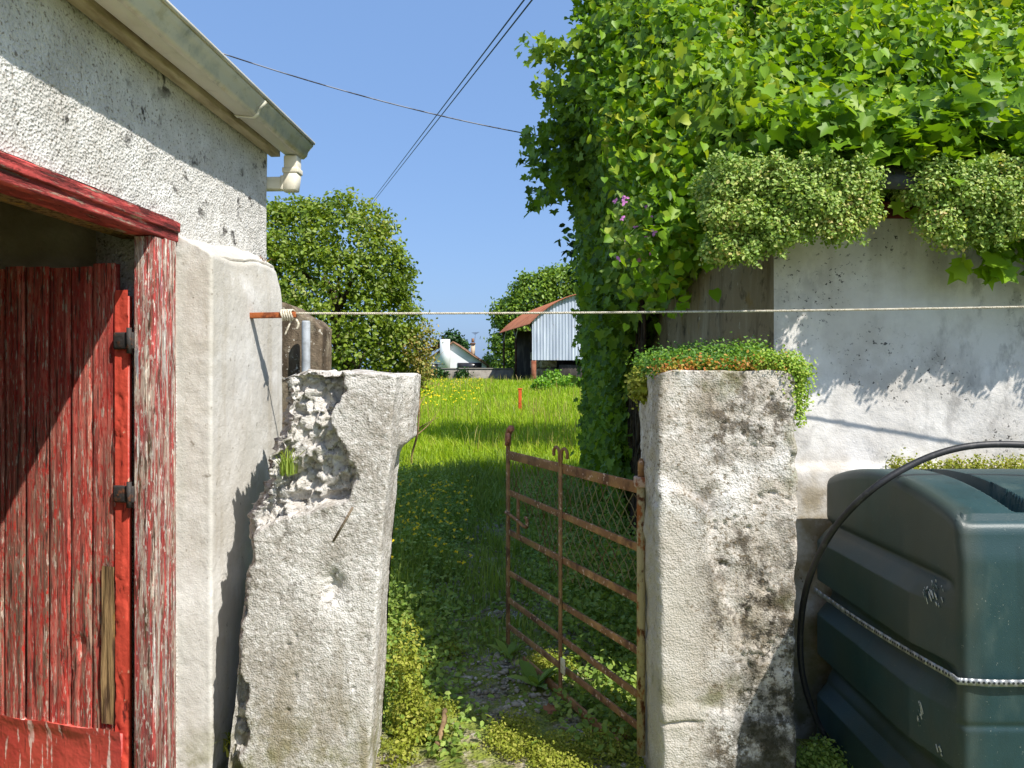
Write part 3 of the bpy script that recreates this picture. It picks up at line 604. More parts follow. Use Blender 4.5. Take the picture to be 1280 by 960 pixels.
q0 = P3(352, 0, 4.25)[0]; q1 = P3(402, 0, 4.25)[0]
V, Q, Tr = prism_rings(120, lambda h: (q0-.12, q1, 4.25, 4.5), np.linspace(-.02, 1.88, 90), .02)
V[:, 2] = np.where(V[:, 2] > 1.5, 1.5+(V[:, 2]-1.5)*((1.95-.09*smooth(q0, q1-.05, V[:, 0])-.05*smooth(q1-.06, q1, V[:, 0]))-1.5)/.38, V[:, 2])
V += .02*(np.stack([fbm(V*14, 81+i, 3) for i in range(3)], 1)-.5)
mesh('shaft', V, [Q, Tr], MAT['post'], post, True)
pp = P3(382.5, 460, 4.16); pt = P3(382.5, 401, 4.16)
tag(MB().tube([[pp[0], 4.16, 0], [pp[0], 4.16, pt[2]-.01], pt], [.024, .024, .020], 14).build('steel_pipe', MAT['galv'], None, True), 'pale grey steel pipe standing upright against the brown concrete post', 'pipe')

# ------------------------------------------------------------------ gate pillars
def itp(h, tab):
    t = np.array(tab); return np.interp(h, t[:, 0], t[:, 1])
LX = [(0, -1.02), (.213, -.995), (.55, -.964), (.855, -.927), (1.06, -.902), (1.10, -.865), (1.163, -.850), (1.24, -.838), (1.30, -.815), (1.36, -.796), (1.42, -.778), (1.50, -.768), (1.57, -.772)]
RX = [(0, -.515), (.165, -.506), (.70, -.480), (1.163, -.444), (1.53, -.404), (1.57, -.404)]
V, Q, Tr = prism_rings(330, lambda h: (itp(h, LX), itp(h, RX), 2.60, 3.06), np.linspace(-.02, 1.555, 270), .012, 30)
V0 = V.copy(); fr = smooth(2.64, 2.601, V0[:, 1]); rg = smooth(.03, .005, itp(V0[:, 2], RX)-V0[:, 0]); lf = smooth(.03, .005, V0[:, 0]-itp(V0[:, 2], LX)); tp = smooth(1.52, 1.553, V0[:, 2])
# where the render has fallen away: upper left of the front face
edgeX = np.interp(V0[:, 2], [.9, .99, 1.03, 1.06, 1.10, 1.17, 1.28, 1.39, 1.48, 1.56], [-.95, -.90, -.82, -.70, -.585, -.565, -.59, -.645, -.60, -.62])
wob = .05*(fbm(V0*np.array([12, 0, 12]), 91, 4)-.5)*2
brk = smooth(.010, -.012, V0[:, 0]-edgeX-wob)
rough_ = fbm(V0*10, 92, 5, .5)-.45; ridged = np.abs(fbm(V0*17, 93, 4)-.5)*2
rub = .6*chips(V0+.012*np.stack([fbm(V0*40, 82+q_, 2) for q_ in range(3)], 1), 13, 61)+.4*chips(V0+.008*np.stack([fbm(V0*60, 72+q_, 2) for q_ in range(3)], 1), 31, 67)
d = -.030*brk-.085*brk*(1-rub)+.008*brk*(fbm(V0*60, 83, 3)-.5)
spall = .7*smooth(.74, .80, fbm(V0*np.array([11, 11, 13])+9, 94, 3))*smooth(.45, .75, fbm(V0*2.2+4, 95, 2)+.12)*(1-brk)
small = smooth(.83, .90, vnoise(V0*34+3, 96))*smooth(.5, .6, fbm(V0*3+8, 89, 2))*(1-brk)
# crater near the middle with a notch, as in the photograph
cr = np.exp(-(((V0[:, 0]+.635)/.035)**2+((V0[:, 2]-.79)/.055)**2))
d += -.018*spall-.006*small-.035*cr*(.5+fbm(V0*50, 97, 2))
fine = .0025*(fbm(V0*30, 98, 4)-.5)+.008*(fbm(V0*5, 99, 3)-.5)+.006*(fbm(V0*90, 90, 2)-.5)
V[:, 1] -= fr*(d+fine)
V[:, 0] += rg*(fine*1.2+.03*(fbm(V0*np.array([5, 5, 4]), 85, 3)-.5)-.025*smooth(2.75, 2.95, V0[:, 1])*smooth(1.3, 1.2, V0[:, 2])+.035*smooth(2.72, 2.8, V0[:, 1])*smooth(1.25, 1.29, V0[:, 2]))
V[:, 0] += lf*(.05*(fbm(V0*np.array([12, 12, 15]), 86, 4)-.5)*smooth(.5, 1.05, V0[:, 2])+.012*(fbm(V0*20, 87, 3)-.5)+.05*(rub-.5)*smooth(.95, 1.05, V0[:, 2])+.02*(rub-.5)*smooth(.3, .6, V0[:, 2]))
V[:, 0] = np.where(V0[:, 0] < itp(V0[:, 2], LX)+.10, np.maximum(V[:, 0]+.78*itp(V0[:, 2], LX)*(V0[:, 1]-2.6)/2.6*smooth(.10, .0, V0[:, 0]-itp(V0[:, 2], LX)), -1.07), V[:, 0])
V[:, 2] += tp*(.03*(fbm(V0*9, 88, 3)-.55)-.012*smooth(-.6, -.4, V0[:, 0])-.03*brk*(1-rub))
GP = tag(mesh('gate_pillar', V, [Q, Tr], MAT['cast'], None, True), 'broken leaning white concrete gate pillar beside the shed, render fallen off its upper left', 'gate pillar', 'gate pillars')
MB().tube([P3(441, 634, 2.585), P3(417, 676, 2.60)], [.0045, .0045], 6).build('metal_spike', MAT['post'], GP)
V, Q, Tr = prism_rings(330, lambda h: (.515+.010*smooth(.9, 0, h), 1.008, 2.60, 2.985), np.linspace(-.02, 1.555, 250), .022, 30)
V0 = V.copy(); fr = smooth(2.64, 2.601, V0[:, 1]); lf = smooth(.03, .005, V0[:, 0]-.51); rg = smooth(.03, .005, 1.008-V0[:, 0])
# thicker coat low on the left, bare rough casting elsewhere
pat = smooth(.02, -.02, V0[:, 0]-(.705+.04*(fbm(V0*5, 101, 3)-.5)*2+.10*smooth(.95, .6, V0[:, 2])-.14*smooth(1.05, 1.2, V0[:, 2])))*smooth(1.22, 1.14, V0[:, 2]+.05*fbm(V0*9, 102, 2))
rgh = .020*(fbm(V0*18, 103, 5, .6)-.5)+.018*(fbm(V0*5, 104, 3)-.5)
low = smooth(.40, .36, V0[:, 2]+.12*(V0[:, 0]-.7)+.05*fbm(V0*6, 108, 3))
V[:, 1] -= fr*(rgh*(1-.6*pat)+.012*pat+.010*low-.008*smooth(.70, .76, fbm(V0*24, 105, 3))*(1-pat))
crack = np.exp(-((V0[:, 2]-(.325+.05*(fbm(V0*np.array([8, 0, 0]), 106, 3)-.5)))/.005)**2)*smooth(.72, .6, V0[:, 0])
V[:, 1] += fr*.012*crack
V[:, 0] += lf*rgh*1.2+rg*rgh; V[:, 2] += smooth(1.5, 1.553, V0[:, 2])*(.04*(fbm(V0*6, 107, 3)-.5)-.03*np.clip((np.abs(V0[:, 0]-.757)-.19)/.06, 0, 1)**2)
RP = mesh('gate_pillar', V, [Q, Tr], MAT['lichen'], None, True)
tag(RP, 'upright lichen-blackened concrete gate pillar on the right, topped with green stonecrop', 'gate pillar', 'gate pillars')

# ------------------------------------------------------------------ iron gate
GH = np.array([.500, 2.85]); GF = np.array([-.022, 4.09]); gd = unit(GF-GH); gl = np.linalg.norm(GF-GH); gn = np.array([-gd[1], gd[0]])   # gn points to the far side
if gn[0] < 0: gn = -gn
def G(g_, h, o=0.): p = GH+(GF-GH)*g_+gn*o; return np.array([p[0], p[1], h])
gate = empty('iron_gate', [*((GH+GF)/2), 0], 'rusty iron bar gate standing open between the two gate pillars', 'gate')
for h0, h1, wd in ((1.100, 1.090, .046), (.866, .884, .032), (.664, .664, .032), (.463, .438, .030), (.292, .287, .030), (.170, .140, .030)):
    MB().beam(G(.0, h0), G(1, h1), wd, .010, (0, 0, 1), .002).build('rail', MAT['rust'], gate)
MB().beam(G(.12, .03), G(.84, .03), .04, .012, (0, 0, 1), .002).build('bottom_rail', MAT['rust'], gate)
MB().beam(G(1.0, .04), G(1.0, 1.165), .036, .012, (*gd, 0), .002).build('stile', MAT['rust'], gate)
MB().beam(G(.5, .04, -.012), G(.5, 1.12, -.012), .026, .010, (*gd, 0), .002).build('upright', MAT['rust'], gate)
MB().tube([G(0, .07), G(0, 1.14), G(0, 1.145)], [.017, .017, .015], 14).build('hinge_pipe', MAT['rustpipe'], gate, True)
MB().tube([G(0, 1.14), G(0, 1.20), G(0, 1.215)], [.013, .013, .006], 12).build('hinge_pin', MAT['rust'], gate, True)
hc = G(0, 1.125); MB().box(hc[0]-.026, hc[0]+.026, hc[1]-.026, hc[1]+.026, 1.105, 1.145, .005).box(hc[0]+.02, hc[0]+.055, hc[1]-.012, hc[1]+.012, 1.112, 1.138, .003).build('hinge_clamp', MAT['paleiron'], gate)
for sg in (-1, 1):
    a = np.linspace(-.5*math.pi, 1.15*math.pi, 20); rr_ = np.linspace(.038, .026, 20); sp = [G(.5, 1.11, -.012)]
    cc = G(.5, 1.162, -.012)+np.array([*(gd*sg*.044), 0])
    sp += [cc+np.array([*(gd*-sg*np.cos(x)*r_*1.0), 0])+np.array([0, 0, np.sin(x)*r_]) for x, r_ in zip(a, rr_)][4:]
    MB().tube(np.array(sp), .008, 7).build('scroll', MAT['rust'], gate, True)
fi = MB(); fi.tube(spline([G(1.0, 1.14), G(1.0, 1.19), G(.985, 1.225), G(.965, 1.24)], 6), np.linspace(.016, .020, 19), 8)
fi.tube(spline([G(1.0, 1.15, -.01), G(.97, 1.16, -.02), G(.955, 1.185, -.02), G(.965, 1.21, -.02)], 6), .012, 8); fi.build('finial', layered('bright_rust', c(190, 128, 100), [dict(c=c(130, 76, 56), s=30, lo=.5, hi=.62)], [dict(s=80, h=.002)]), gate, True)
la = MB(); la.beam(G(.895, .66), G(.895, .90), .022, .012, (*gd, 0), .002); la.tube(spline([G(.99, .775, -.02), G(.9, .765, -.02), G(.80, .745, -.02), G(.775, .755, -.02), G(.775, .785, -.02), G(.79, .795, -.02)], 6), .009, 7); la.build('latch', MAT['rust'], gate)
# chain-link netting hung between the upper rails
mw = MB(); st = .058; rw = np.random.default_rng(3)
def net(a, h): return G(a/gl, h+.006*math.sin(a*40+h*60), .014+.012*math.sin(a*7+h*9))
for i in range(-12, 40):
    for sg in (1, -1):
        pts = []
        for k in np.arange(0, .52, st/4):
            a = i*st*1.15+sg*k*.80+(0 if sg > 0 else .40); h = 1.075-k
            lim = .60+.10*math.sin(a*5+1)+.16*smooth(.5, 1.1, a)
            if .03 < a < gl-.03 and h > lim: pts.append(net(a, h))
            else:
                if len(pts) > 2: mw.tube(pts, .0022, 4, False)
                pts = []
        if len(pts) > 2: mw.tube(pts, .0022, 4, False)
mw.build('wire_netting', MAT['wire'], gate)
tg = MB(); a_ = G(.455, .19, -.03); tg.beam(a_+[0, 0, -.035], a_+[0, 0, .035], .042, .006, (*gd, 0), .002); tg.build('tag_plate', MAT['tagwhite'], gate)

# ------------------------------------------------------------------ right outbuilding
BX, BY, EH = 1.11, 3.12, 2.20; RY, RH, BYE = 6.6, 4.68, 9.2
bld = empty('outbuilding', [3.4, 6, 0], 'whitewashed outbuilding behind the tank on the right, smothered in creeper', 'outbuilding')
ns, nh = 260, 110; A, H = np.meshgrid(np.linspace(BX, 6.5, ns), np.linspace(-.02, EH, nh), indexing='ij'); q = np.stack([A, 0*A, H], -1).reshape(-1, 3)
dy = .02*(fbm(q*3, 111, 3)-.5)+.008*(fbm(q*20, 112, 3)-.5); dy[:] *= smooth(0, .03, q[:, 0]-BX)
# a ledge where the footing is thicker
dy -= .02*smooth(1.17, 1.14, q[:, 2]+.02*fbm(q*4, 113, 2))*smooth(BX, BX+.1, q[:, 0])
mb = MB(); mb.add(np.stack([q[:, 0], BY+dy, q[:, 2]], 1), gridfaces(ns, nh)); mb.box(BX+.06, 6.5, BY+.03, BY+.35, 0, EH-.002); mb.build('front_wall', MAT['whitewash'], bld, True)
gw = MB(); ns, nh = 150, 90; T_, Hh = np.meshgrid(np.linspace(0, 1, ns), np.linspace(0, 1, nh), indexing='ij')
yy = BY+.004+T_*(BYE-BY-.004); top = np.where(yy < RY, EH+(yy-BY)*(RH-EH)/(RY-BY), EH+(BYE-yy)*(RH-EH)/(BYE-RY)); zz = -.02+Hh*(top+.02)
q = np.stack([0*yy, yy, zz], -1).reshape(-1, 3); dx = .03*(fbm(q*2.5, 121, 3)-.5)+.012*(fbm(q*16, 122, 3)-.5); dx *= smooth(0, .04, q[:, 1]-BY)
gw.add(np.stack([BX+.002+dx, q[:, 1], q[:, 2]], 1), gridfaces(ns, nh)[:, ::-1]); gw.box(BX+.05, BX+.35, BY+.36, BYE, 0, EH-.01); gw.build('gable_wall', MAT['dirtywall'], bld, True)
MB().box(BX+.4, 6.5, BYE-.3, BYE, 0, EH-.01).build('rear_wall', MAT['block'], bld); MB().box(6.2, 6.5, BY+.36, BYE-.31, 0, EH-.01).build('end_wall', MAT['block'], bld)
rf = MB()
for (ya, za, yb, zb) in ((BY-.26, EH+.06, RY, RH+.05), (BYE+.16, EH+.02, RY, RH+.05)):
    V = np.array([[x, y, z+dz] for dz in (0, .05) for x in (BX-.05, 6.6) for y, z in ((ya, za), (yb, zb))])
    rf.add(V, np.array([[0, 1, 3, 2], [4, 6, 7, 5], [0, 2, 6, 4], [1, 5, 7, 3], [0, 4, 5, 1], [2, 3, 7, 6]]))
rf.build('roof', MAT['slate'], bld)
bk = MB(); x = BX+.02
while x < 6.4:
    bk.box(x, x+.205, BY-.015, BY+.09, EH+.002, EH+.072, .006); x += .215
bk.build('brick_course', MAT['brick'], bld)

# climbing plants ------------------------------------------------------------
rv = np.random.default_rng(21)
def clumps(C, N, per, sig, rng): return np.repeat(C, per, 0)+rng.normal(0, 1, (len(C)*per, 3))*sig, np.repeat(N, per, 0)
# 1 creeper over the roof slope
n = 17500; a = rv.uniform(BX-.48, 5.4, n); t = rv.uniform(.03, 1.06, n)
y = BY+(RY-BY)*t; z = EH+(RH-EH)*np.minimum(t, 1.0)
hump = .10+.55*fbm(np.stack([a*1.1, y*1.1, 0*a], 1), 131, 3)*smooth(0, .35, t)+.35*smooth(.55, 1.0, t)*smooth(.40, .6, fbm(np.stack([a*.7, y*.7, 0*a], 1), 133, 2))+.25*smooth(.2, .6, t)
lvl = rv.uniform(.35, 1, n)**.5; over = np.clip((BX+.05-a)/.5, 0, 1); z = z-.45*over**2
hump *= 1-.94*np.exp(-((a-.31*y)/.24)**4)*smooth(.22, .42, t); C = np.stack([a, y-.35*hump*lvl, z+hump*lvl*.9], 1); P, N = clumps(C, np.tile([[.05, -.75, .75]], (n, 1)), 7, .085, rv)
V, Fc = leaves(P, N, .047, T_HEART, rv, .75, (0, -.5, -.8)); vm = MB().add(V, Fc)
# sprays above the ridge line and at the verge
for k in range(70):
    s = np.array([rv.choice([rv.uniform(1.0, 1.6), rv.uniform(2.5, 4.8)]), rv.uniform(5.6, 6.9), rv.uniform(4.6, 5.1)]); dvec = np.array([rv.normal(0, .3), -.2, rv.uniform(.2, .7)])
    pts = s+dvec*np.linspace(0, 1, 14)[:, None]; V, Fc = leaves(np.repeat(pts, 4, 0)+rv.normal(0, .05, (56, 3)), np.tile([[0, -.7, .6]], (56, 1)), .066, T_HEART, rv, .6, (0, 0, -1)); vm.add(V, Fc)
vine = empty('climbing_vine', [3, 4.8, EH], 'bright green creeper covering the whole roof slope of the right-hand outbuilding', 'creeper')
vm.build('leaves', MAT['vine'], vine, True)
sm = MB()
for k in range(26):
    a = rv.uniform(BX+.9, 5); t0 = rv.uniform(.0, .3); pts = []
    for i in range(7):
        t = t0+i*.11; a += rv.normal(0, .07); pts.append([a, BY+(RY-BY)*t-.1, EH+(RH-EH)*min(t, 1)+.16+rv.uniform(0, .1)])
    sm.tube(spline(pts, 4), np.linspace(.012, .004, 25), 5)
sm.build('stems', MAT['stem'], vine)
# 2 large-leaved ivy lying along the eave
n = 2100; a = rv.uniform(BX-.05, 5.0, n); t = rv.uniform(-.02, .20, n)
C = np.stack([a, BY-.14+(RY-BY)*t, EH+.10+(RH-EH)*t*.9+.22*rv.uniform(0, 1, n)*(1-.5*fbm(np.stack([a*2, 0*a, t*9], 1), 141, 2))], 1)
C = C[~((C[:, 0] > .9) & (C[:, 2] < EH+.2) & (C[:, 1] < BY+.1))]
C = np.concatenate([C, np.stack([rv.uniform(BX+.0, 4.6, 420), BY-rv.uniform(.05, .26, 420), EH+rv.uniform(.20, .42, 420)], 1)]); P, N = clumps(C, np.tile([[0, -.62, .9]], (len(C), 1)), 5, .055, rv); V, Fc = leaves(P, N, .066, T_IVY, rv, .6, (0, -.8, -.5)); im = MB().add(V, Fc)
tag(im.build('ivy', MAT['vine'], None, True), 'broad-leaved ivy lying along the eave above the stonecrop mats', 'ivy')
# 3 ivy on the gable
def thick(y, z):
    t = (.04+.24*smooth(1.3, 2.8, z)+.14*smooth(2.6,3.6,z))*(1-.75*smooth(3.8, 4.4, z))+.10*(fbm(np.stack([0*y, y*1.3, z*1.3], 1), 151, 3)-.5)*2
    return t*smooth(3.3, 5.6, y)*(1-.75*smooth(6.6, 8.6, y))+.05
n = 14000; y = rv.uniform(3.3, 9.3, n); top = np.where(y < RY, EH+(y-BY)*(RH-EH)/(RY-BY), EH+(BYE-y)*(RH-EH)/(BYE-RY))+.35
z = rv.uniform(0.05, 1, n)*top
drape = np.interp(y, [3.1, 3.6, 4.4, 5.2, 5.8], [2.35, 2.30, 2.20, 2.10, 1.9])+.3*(fbm(np.stack([y*3, 0*y, 0*y], 1), 152, 3)-.4)
lim = np.interp(z, [0, .5, 1.2, 1.6, 2.2], [6.5, 6.4, 6.2, 6.0, 5.6])+.5*(fbm(np.stack([0*z, 0*z, z*3], 1), 153, 3)-.5)
k = ((y > lim) | (z > drape)); y, z = y[k], z[k]; th_ = thick(y, z)*rv.uniform(.25, 1, len(y))**.5
C = np.stack([BX-.02-th_, y, z], 1); P, N = clumps(C, np.tile([[-.85, -.55, .25]], (len(C), 1)), 6, .075, rv)
V, Fc = leaves(P, N, .066, T_IVY, rv, .5, (0, -.1, -1)); gi = MB().add(V, Fc)
# bulges and overhanging sprays
def spray(mb, s, e, n, size, T, sig=.05, sag=.1, nrm=(-.4, -.7, .4)):
    s = np.array(s); e = np.array(e); tt = rv.uniform(0, 1, n)
    p = s+(e-s)*tt[:, None]; p[:, 2] -= sag*4*tt*(1-tt)*0+sag*tt**2
    p += rv.normal(0, 1, (n, 3))*sig*(1.15-.6*tt)[:, None]
    V, Fc = leaves(p, np.tile([nrm], (n, 1)), size, T, rv, .6, (0, 0, -1)); mb.add(V, Fc)
for k in range(34):
    yy = rv.uniform(5.4, 7.2); s = (.78, yy, rv.uniform(3.4, 4.15)); spray(gi, s, (rv.uniform(.08, .5), yy-rv.uniform(0, .4), s[2]+rv.uniform(-.45, .1)), 60, .068, T_IVY, .085, .12)
for k in range(16):
    yy = rv.uniform(5.6, 6.9); s = (.9, yy, rv.uniform(4.3, 4.8)); spray(gi, s, (rv.uniform(.74, .88), yy-.2, s[2]+rv.uniform(.1, .4)), 50, .064, T_IVY, .07, .1)
for k in range(14):
    yy = rv.uniform(5.6, 7); s = (.88, yy, rv.uniform(2.2, 3.2)); spray(gi, s, (rv.uniform(.62, .78), yy-.3, s[2]-.3), 50, .066, T_IVY, .09, .15)
giv = empty('ivy', [.8, 7, 0], 'dark green ivy hanging thickly down the gable end beside the gateway', 'ivy')
gi.build('leaves', MAT['ivy'], giv, True)
st_ = MB()
for k in range(40):
    y0 = rv.uniform(5.8, 9.); pts = []; z0 = rv.uniform(0, .3)
    for i in range(9): pts.append([BX-.06-.02*rv.uniform(0, 1)-.15*(i/8), y0-.12*i+rv.normal(0, .08), z0+i*.36])
    st_.tube(spline(pts, 4), np.linspace(.02, .006, 33), 5)
st_.build('stems', MAT['bark'], giv)
# 4 ivy sprig at the right, over the white wall
spg = MB()
for k in range(7):
    s = np.array([2.12+rv.uniform(-.08, .30), BY-.10, 2.16]); e = s+[rv.uniform(-.30, -.05), -.06, rv.uniform(-.22, -.06)]; spray(spg, s, e, 22, .088, T_IVY, .035, .05, (0, -.9, .35))
tag(spg.build('ivy', MAT['vine'], None, True), 'small bright ivy sprig hanging in front of the white wall at the right edge', 'ivy')
# 5 stonecrop mats on the eave
def sedum(name, B, n, size, mat, label, cat='stonecrop', per=10, sig=.018, org=None, stemc=None, group=None):
    P, N = blobs_points(B, n, per, sig, rv, .3); N = N+np.array([0, -.5, .3])
    V, Fc = leaves(P, N, size, T_OVAL, rv, .6); return tag(MB().add(V, Fc).build(name, mat, None, org=org), label, cat, group)
def sedum_mat(xs, edge, rear, label, n, sprigs):
    B = []
    for x in xs:
        for k in range(3):
            if rv.uniform() < .16: continue
            e = edge(x)+.030*math.sin(x*13+1)+.022*math.sin(x*31); r_ = rv.uniform(.030, .062)
            z = e+(EH+.115-e)*(k+.5)/3+rv.uniform(-.045, .045); y = BY-.22-.08*math.sin(math.pi*min(1, (k+.7)/3.2))+rv.uniform(-.025, .015)
            B.append((x+rv.uniform(-.04, .04), y, z, r_*1.15, r_*.9, r_))
        B.append((x+rv.uniform(-.03, .03), BY-.20, EH+.105+rv.uniform(-.03, .02), .07, .13, rv.uniform(.03, .06)))
    P, N = blobs_points(B, n, 10, .017, rv, .35); V, Fc = leaves(P, N+[0, -.5, .3], .0150, T_OVAL, rv, .6); m_ = MB().add(V, Fc)
    for k in range(sprigs):      # loose trailing shoots along the ragged lower edge and stray upright ones
        x = rv.choice(xs)+rv.uniform(-.04, .04); up = rv.uniform() < .35
        a_ = np.array([x, BY-.26+rv.uniform(-.06, .03), (EH+.125) if up else edge(x)+rv.uniform(0, .08)]); e_ = a_+[rv.normal(0, .03), -.03, rv.uniform(.02, .06) if up else rv.uniform(-.10, -.03)]
        tt = np.linspace(0, 1, 12)**.8; p = np.repeat(a_+(e_-a_)*tt[:, None], 3, 0)+rv.normal(0, .007, (36, 3)); V, Fc = leaves(p, np.tile([[0, -.8, .4]], (36, 1)), .014, T_OVAL, rv, .6); m_.add(V, Fc)
    return tag(m_.build('stonecrop', MAT['sedum'], None), label, 'stonecrop', 'stonecrop mats on the eave')
sedum_mat(np.arange(.80, 1.38, .042), lambda x: np.interp(x, [.77, .84, .93, 1.0, 1.12, 1.3, 1.45], [2.12, 1.99, 2.0, 2.08, 2.115, 2.145, 2.20])+.02*math.sin(x*23), 0, 'thick stonecrop mat hanging over the white wall top, left of the bare brick gap', 5200, 150)
sedum_mat(np.arange(1.60, 2.8, .045), lambda x: np.interp(x, [1.55, 1.64, 1.78, 2.1, 3], [2.20, 2.10, 2.09, 2.13, 2.10])+.02*math.sin(x*19), 0, 'stonecrop mat hanging over the white wall top, right of the bare brick gap', 5200, 150)
# flowering herb-robert hanging at the corner
hm = MB(); hfl = []
for k in range(26):
    s = np.array([.66+rv.uniform(-.12, .12), 3.60+rv.uniform(-.12, .15), 2.40+rv.uniform(-.2, .1)]); e = s+[rv.normal(-.03, .08), rv.normal(-.12, .06), rv.uniform(-.35, -.1)]
    spray(hm, s, e, 26, .028, T_OVAL, .035, .05)
for k in range(16):
    p = np.array([.60+rv.uniform(-.12, .10), 3.40+rv.uniform(-.08, .08), 2.20+rv.uniform(-.14, .16)])
    hfl.append(leaves(np.tile(p, (5, 1)), np.tile([[-.2, -1, .2]], (5, 1)), .017, T_OVAL, rv, .15))
hr = empty('flowering_plant', [.8, 4.2, 2.2], 'trailing plant with tiny pink flowers among the ivy at the gable corner', 'plant'); hm.build('leaves', MAT['weed'], hr); [MB().add(*f_).build('flower', MAT['pink'], hr) for f_ in hfl]

# stonecrop on the right pillar
B = [(x, 2.60+.06+yy, 1.557+.06*yy/.36*(.4+.6*(x-.5)/.45)+rv.uniform(-.008, .012), .055, .055, .018+.04*yy) for x in np.arange(.56, .98, .06) for yy in (.06, .16, .26, .34)]
B += [(x, 2.98, 1.58+.03*(x-.6)/.4, .07, .05, .05) for x in np.arange(.62, 1.0, .07)]
sedum('stonecrop', B, 2600, .012, MAT['sedumlow'], 'low green stonecrop cushion growing on top of the right gate pillar', group='stonecrop on the right pillar')
B = [(x, 2.645+rv.uniform(-.01, .02), 1.564+rv.uniform(-.004, .010)-.012*(abs(x-.757)/.25)**2+.012*(x-.53)/.45, .03, .02, .012) for x in np.arange(.53, .97, .025) if rv.uniform() > .4]
sedum('stonecrop', B, 130, .011, MAT['sedumred'], 'orange stonecrop fringe along the front edge of the right gate pillar top', group='stonecrop on the right pillar')
B = [(1.005+.018*math.sin(i*1.7)+.01, 2.66+.03*rv.uniform(-1, 1), 1.565-.016*i, .030-.001*i, .03, .03) for i in range(12)]+[(.985-.02*i, 2.64, 1.578, .03, .03, .024) for i in range(5)]
sedum('stonecrop', B, 700, .011, MAT['sedumyel'], 'yellow-green stonecrop trailing down the right-hand edge of the right gate pillar', group='stonecrop on the right pillar')
B = [(.508, 2.86, 1.50, .035, .06, .05)]
sedum('moss_tuft', B, 130, .016, MAT['moss'], 'dry mossy tuft hanging off the left edge of the right gate pillar', 'moss')
# moss line on the wall above the tank
B = [(x, BY-.045, 1.155+rv.uniform(-.006, .006), .03, .02, .008) for x in np.arange(1.62, 2.6, .03) if rv.uniform() > .15]
sedum('moss_strip', B, 420, .011, MAT['moss'], 'yellow-green moss strip along the wall ledge just above the tank', 'moss')

# ------------------------------------------------------------------ oil tank
TX0, TX1, TY0, TY1 = 1.250, 3.1, 2.10, 3.01
tank = empty('oil_tank', [2.1, 2.55, 0], 'dark green plastic oil tank standing against the white wall at lower right', 'oil tank')
def httop(y): return 1.118+.085*np.sin(np.clip((y-TY0-.0)/(TY1-TY0), 0, 1)*math.pi)**.8
n = 560; hsn = 330; ring = ringpts(n, TX0, TX1, TY0, TY1, .024); vs_ = np.linspace(0, 1, hsn)
cenx = (TX0+TX1)/2; V = []
def ribprof(h):
    """outward offset of the end face: three shelves with sloping tops"""
    r = np.zeros_like(h)
    for lo_, hi_ in ((.70, .895), (.40, .60), (.06, .27)):
        r = np.maximum(r, np.clip((h-lo_+.006)/.012, 0, 1)*np.clip((hi_+.018-h)/.050, 0, 1))
    return r
for v in vs_:
    ht = httop(ring[:, 1]); h = v*(ht-.035)+.0
    onend = smooth(.10, .0, ring[:, 0]-TX0); onend2 = smooth(.10, .0, TX1-ring[:, 0])
    rp2 = ribprof(h)*np.clip((ring[:, 1]-TY0-.01)/.19, 0, 1)
    grv = np.exp(-((h-.655)/.03)**2)+np.exp(-((h-.345)/.03)**2)+1.0*np.exp(-((h-.932)/.016)**2)
    off = -.040*rp2+.030+.020*np.clip(grv, 0, 1)*smooth(TY0+.02, TY0+.10, ring[:, 1])
    x = ring[:, 0]+onend*off-onend2*off
    yb = ring[:, 1]+smooth(.08, 0, ring[:, 1]-TY0)*(-.006*np.sin(h*3)+.012*smooth(1.0, 1.1, h)+.004*np.exp(-((h-.54)/.01)**2))
    V.append(np.column_stack([x, yb, h]))
top0 = V[-1]
for k, (ins, up) in enumerate(((.004, .016), (.010, .026), (.018, .032), (.028, .035))):
    cxy = np.stack([np.clip(top0[:, 0], TX0+.028+ins+.03, TX1-.06-ins), np.clip(top0[:, 1], TY0+ins+.03, TY1-ins-.03)], 1)
    d_ = unit(cxy-top0[:, :2]+1e-6)
    p = top0[:, :2]+d_*ins; V.append(np.column_stack([p, top0[:, 2]+up]))
m = len(V); j = np.arange(n); j2 = (j+1) % n
Q = np.concatenate([np.stack([i*n+j, i*n+j2, (i+1)*n+j2, (i+1)*n+j], 1) for i in range(m-1)])
# lid: concentric rings to the long axis, with cross channels
last = V[-1]
def lidz(x, y):
    z = httop(y)
    ch = 0
    for xc in (1.50, 2.45): ch = np.maximum(ch, smooth(.045, .030, np.abs(x-xc-.012)))
    return z-.055*ch*smooth(TY0+.05, TY0+.10, y)*smooth(TY1-.05, TY1-.10, y)
K = 60
inner = np.stack([np.clip(last[:, 0], TX0+.46, TX1-.46), np.full(n, (TY0+TY1)/2)], 1)
rows = []
for k in range(1, K+1):
    p = last[:, :2]+(inner-last[:, :2])*(k/K)*.999; rows.append(np.column_stack([p, lidz(p[:, 0], p[:, 1])]))
body = MB(); body.add(np.concatenate(V+rows), np.concatenate([Q, np.concatenate([np.stack([i*n+j, i*n+j2, (i+1)*n+j2, (i+1)*n+j], 1) for i in range(m-1, m+K-1)])]))
bo = body.build('body', MAT['tank'], tank, True); bo.data.set_sharp_from_angle(angle=math.radians(28))
rs = np.random.default_rng(8)
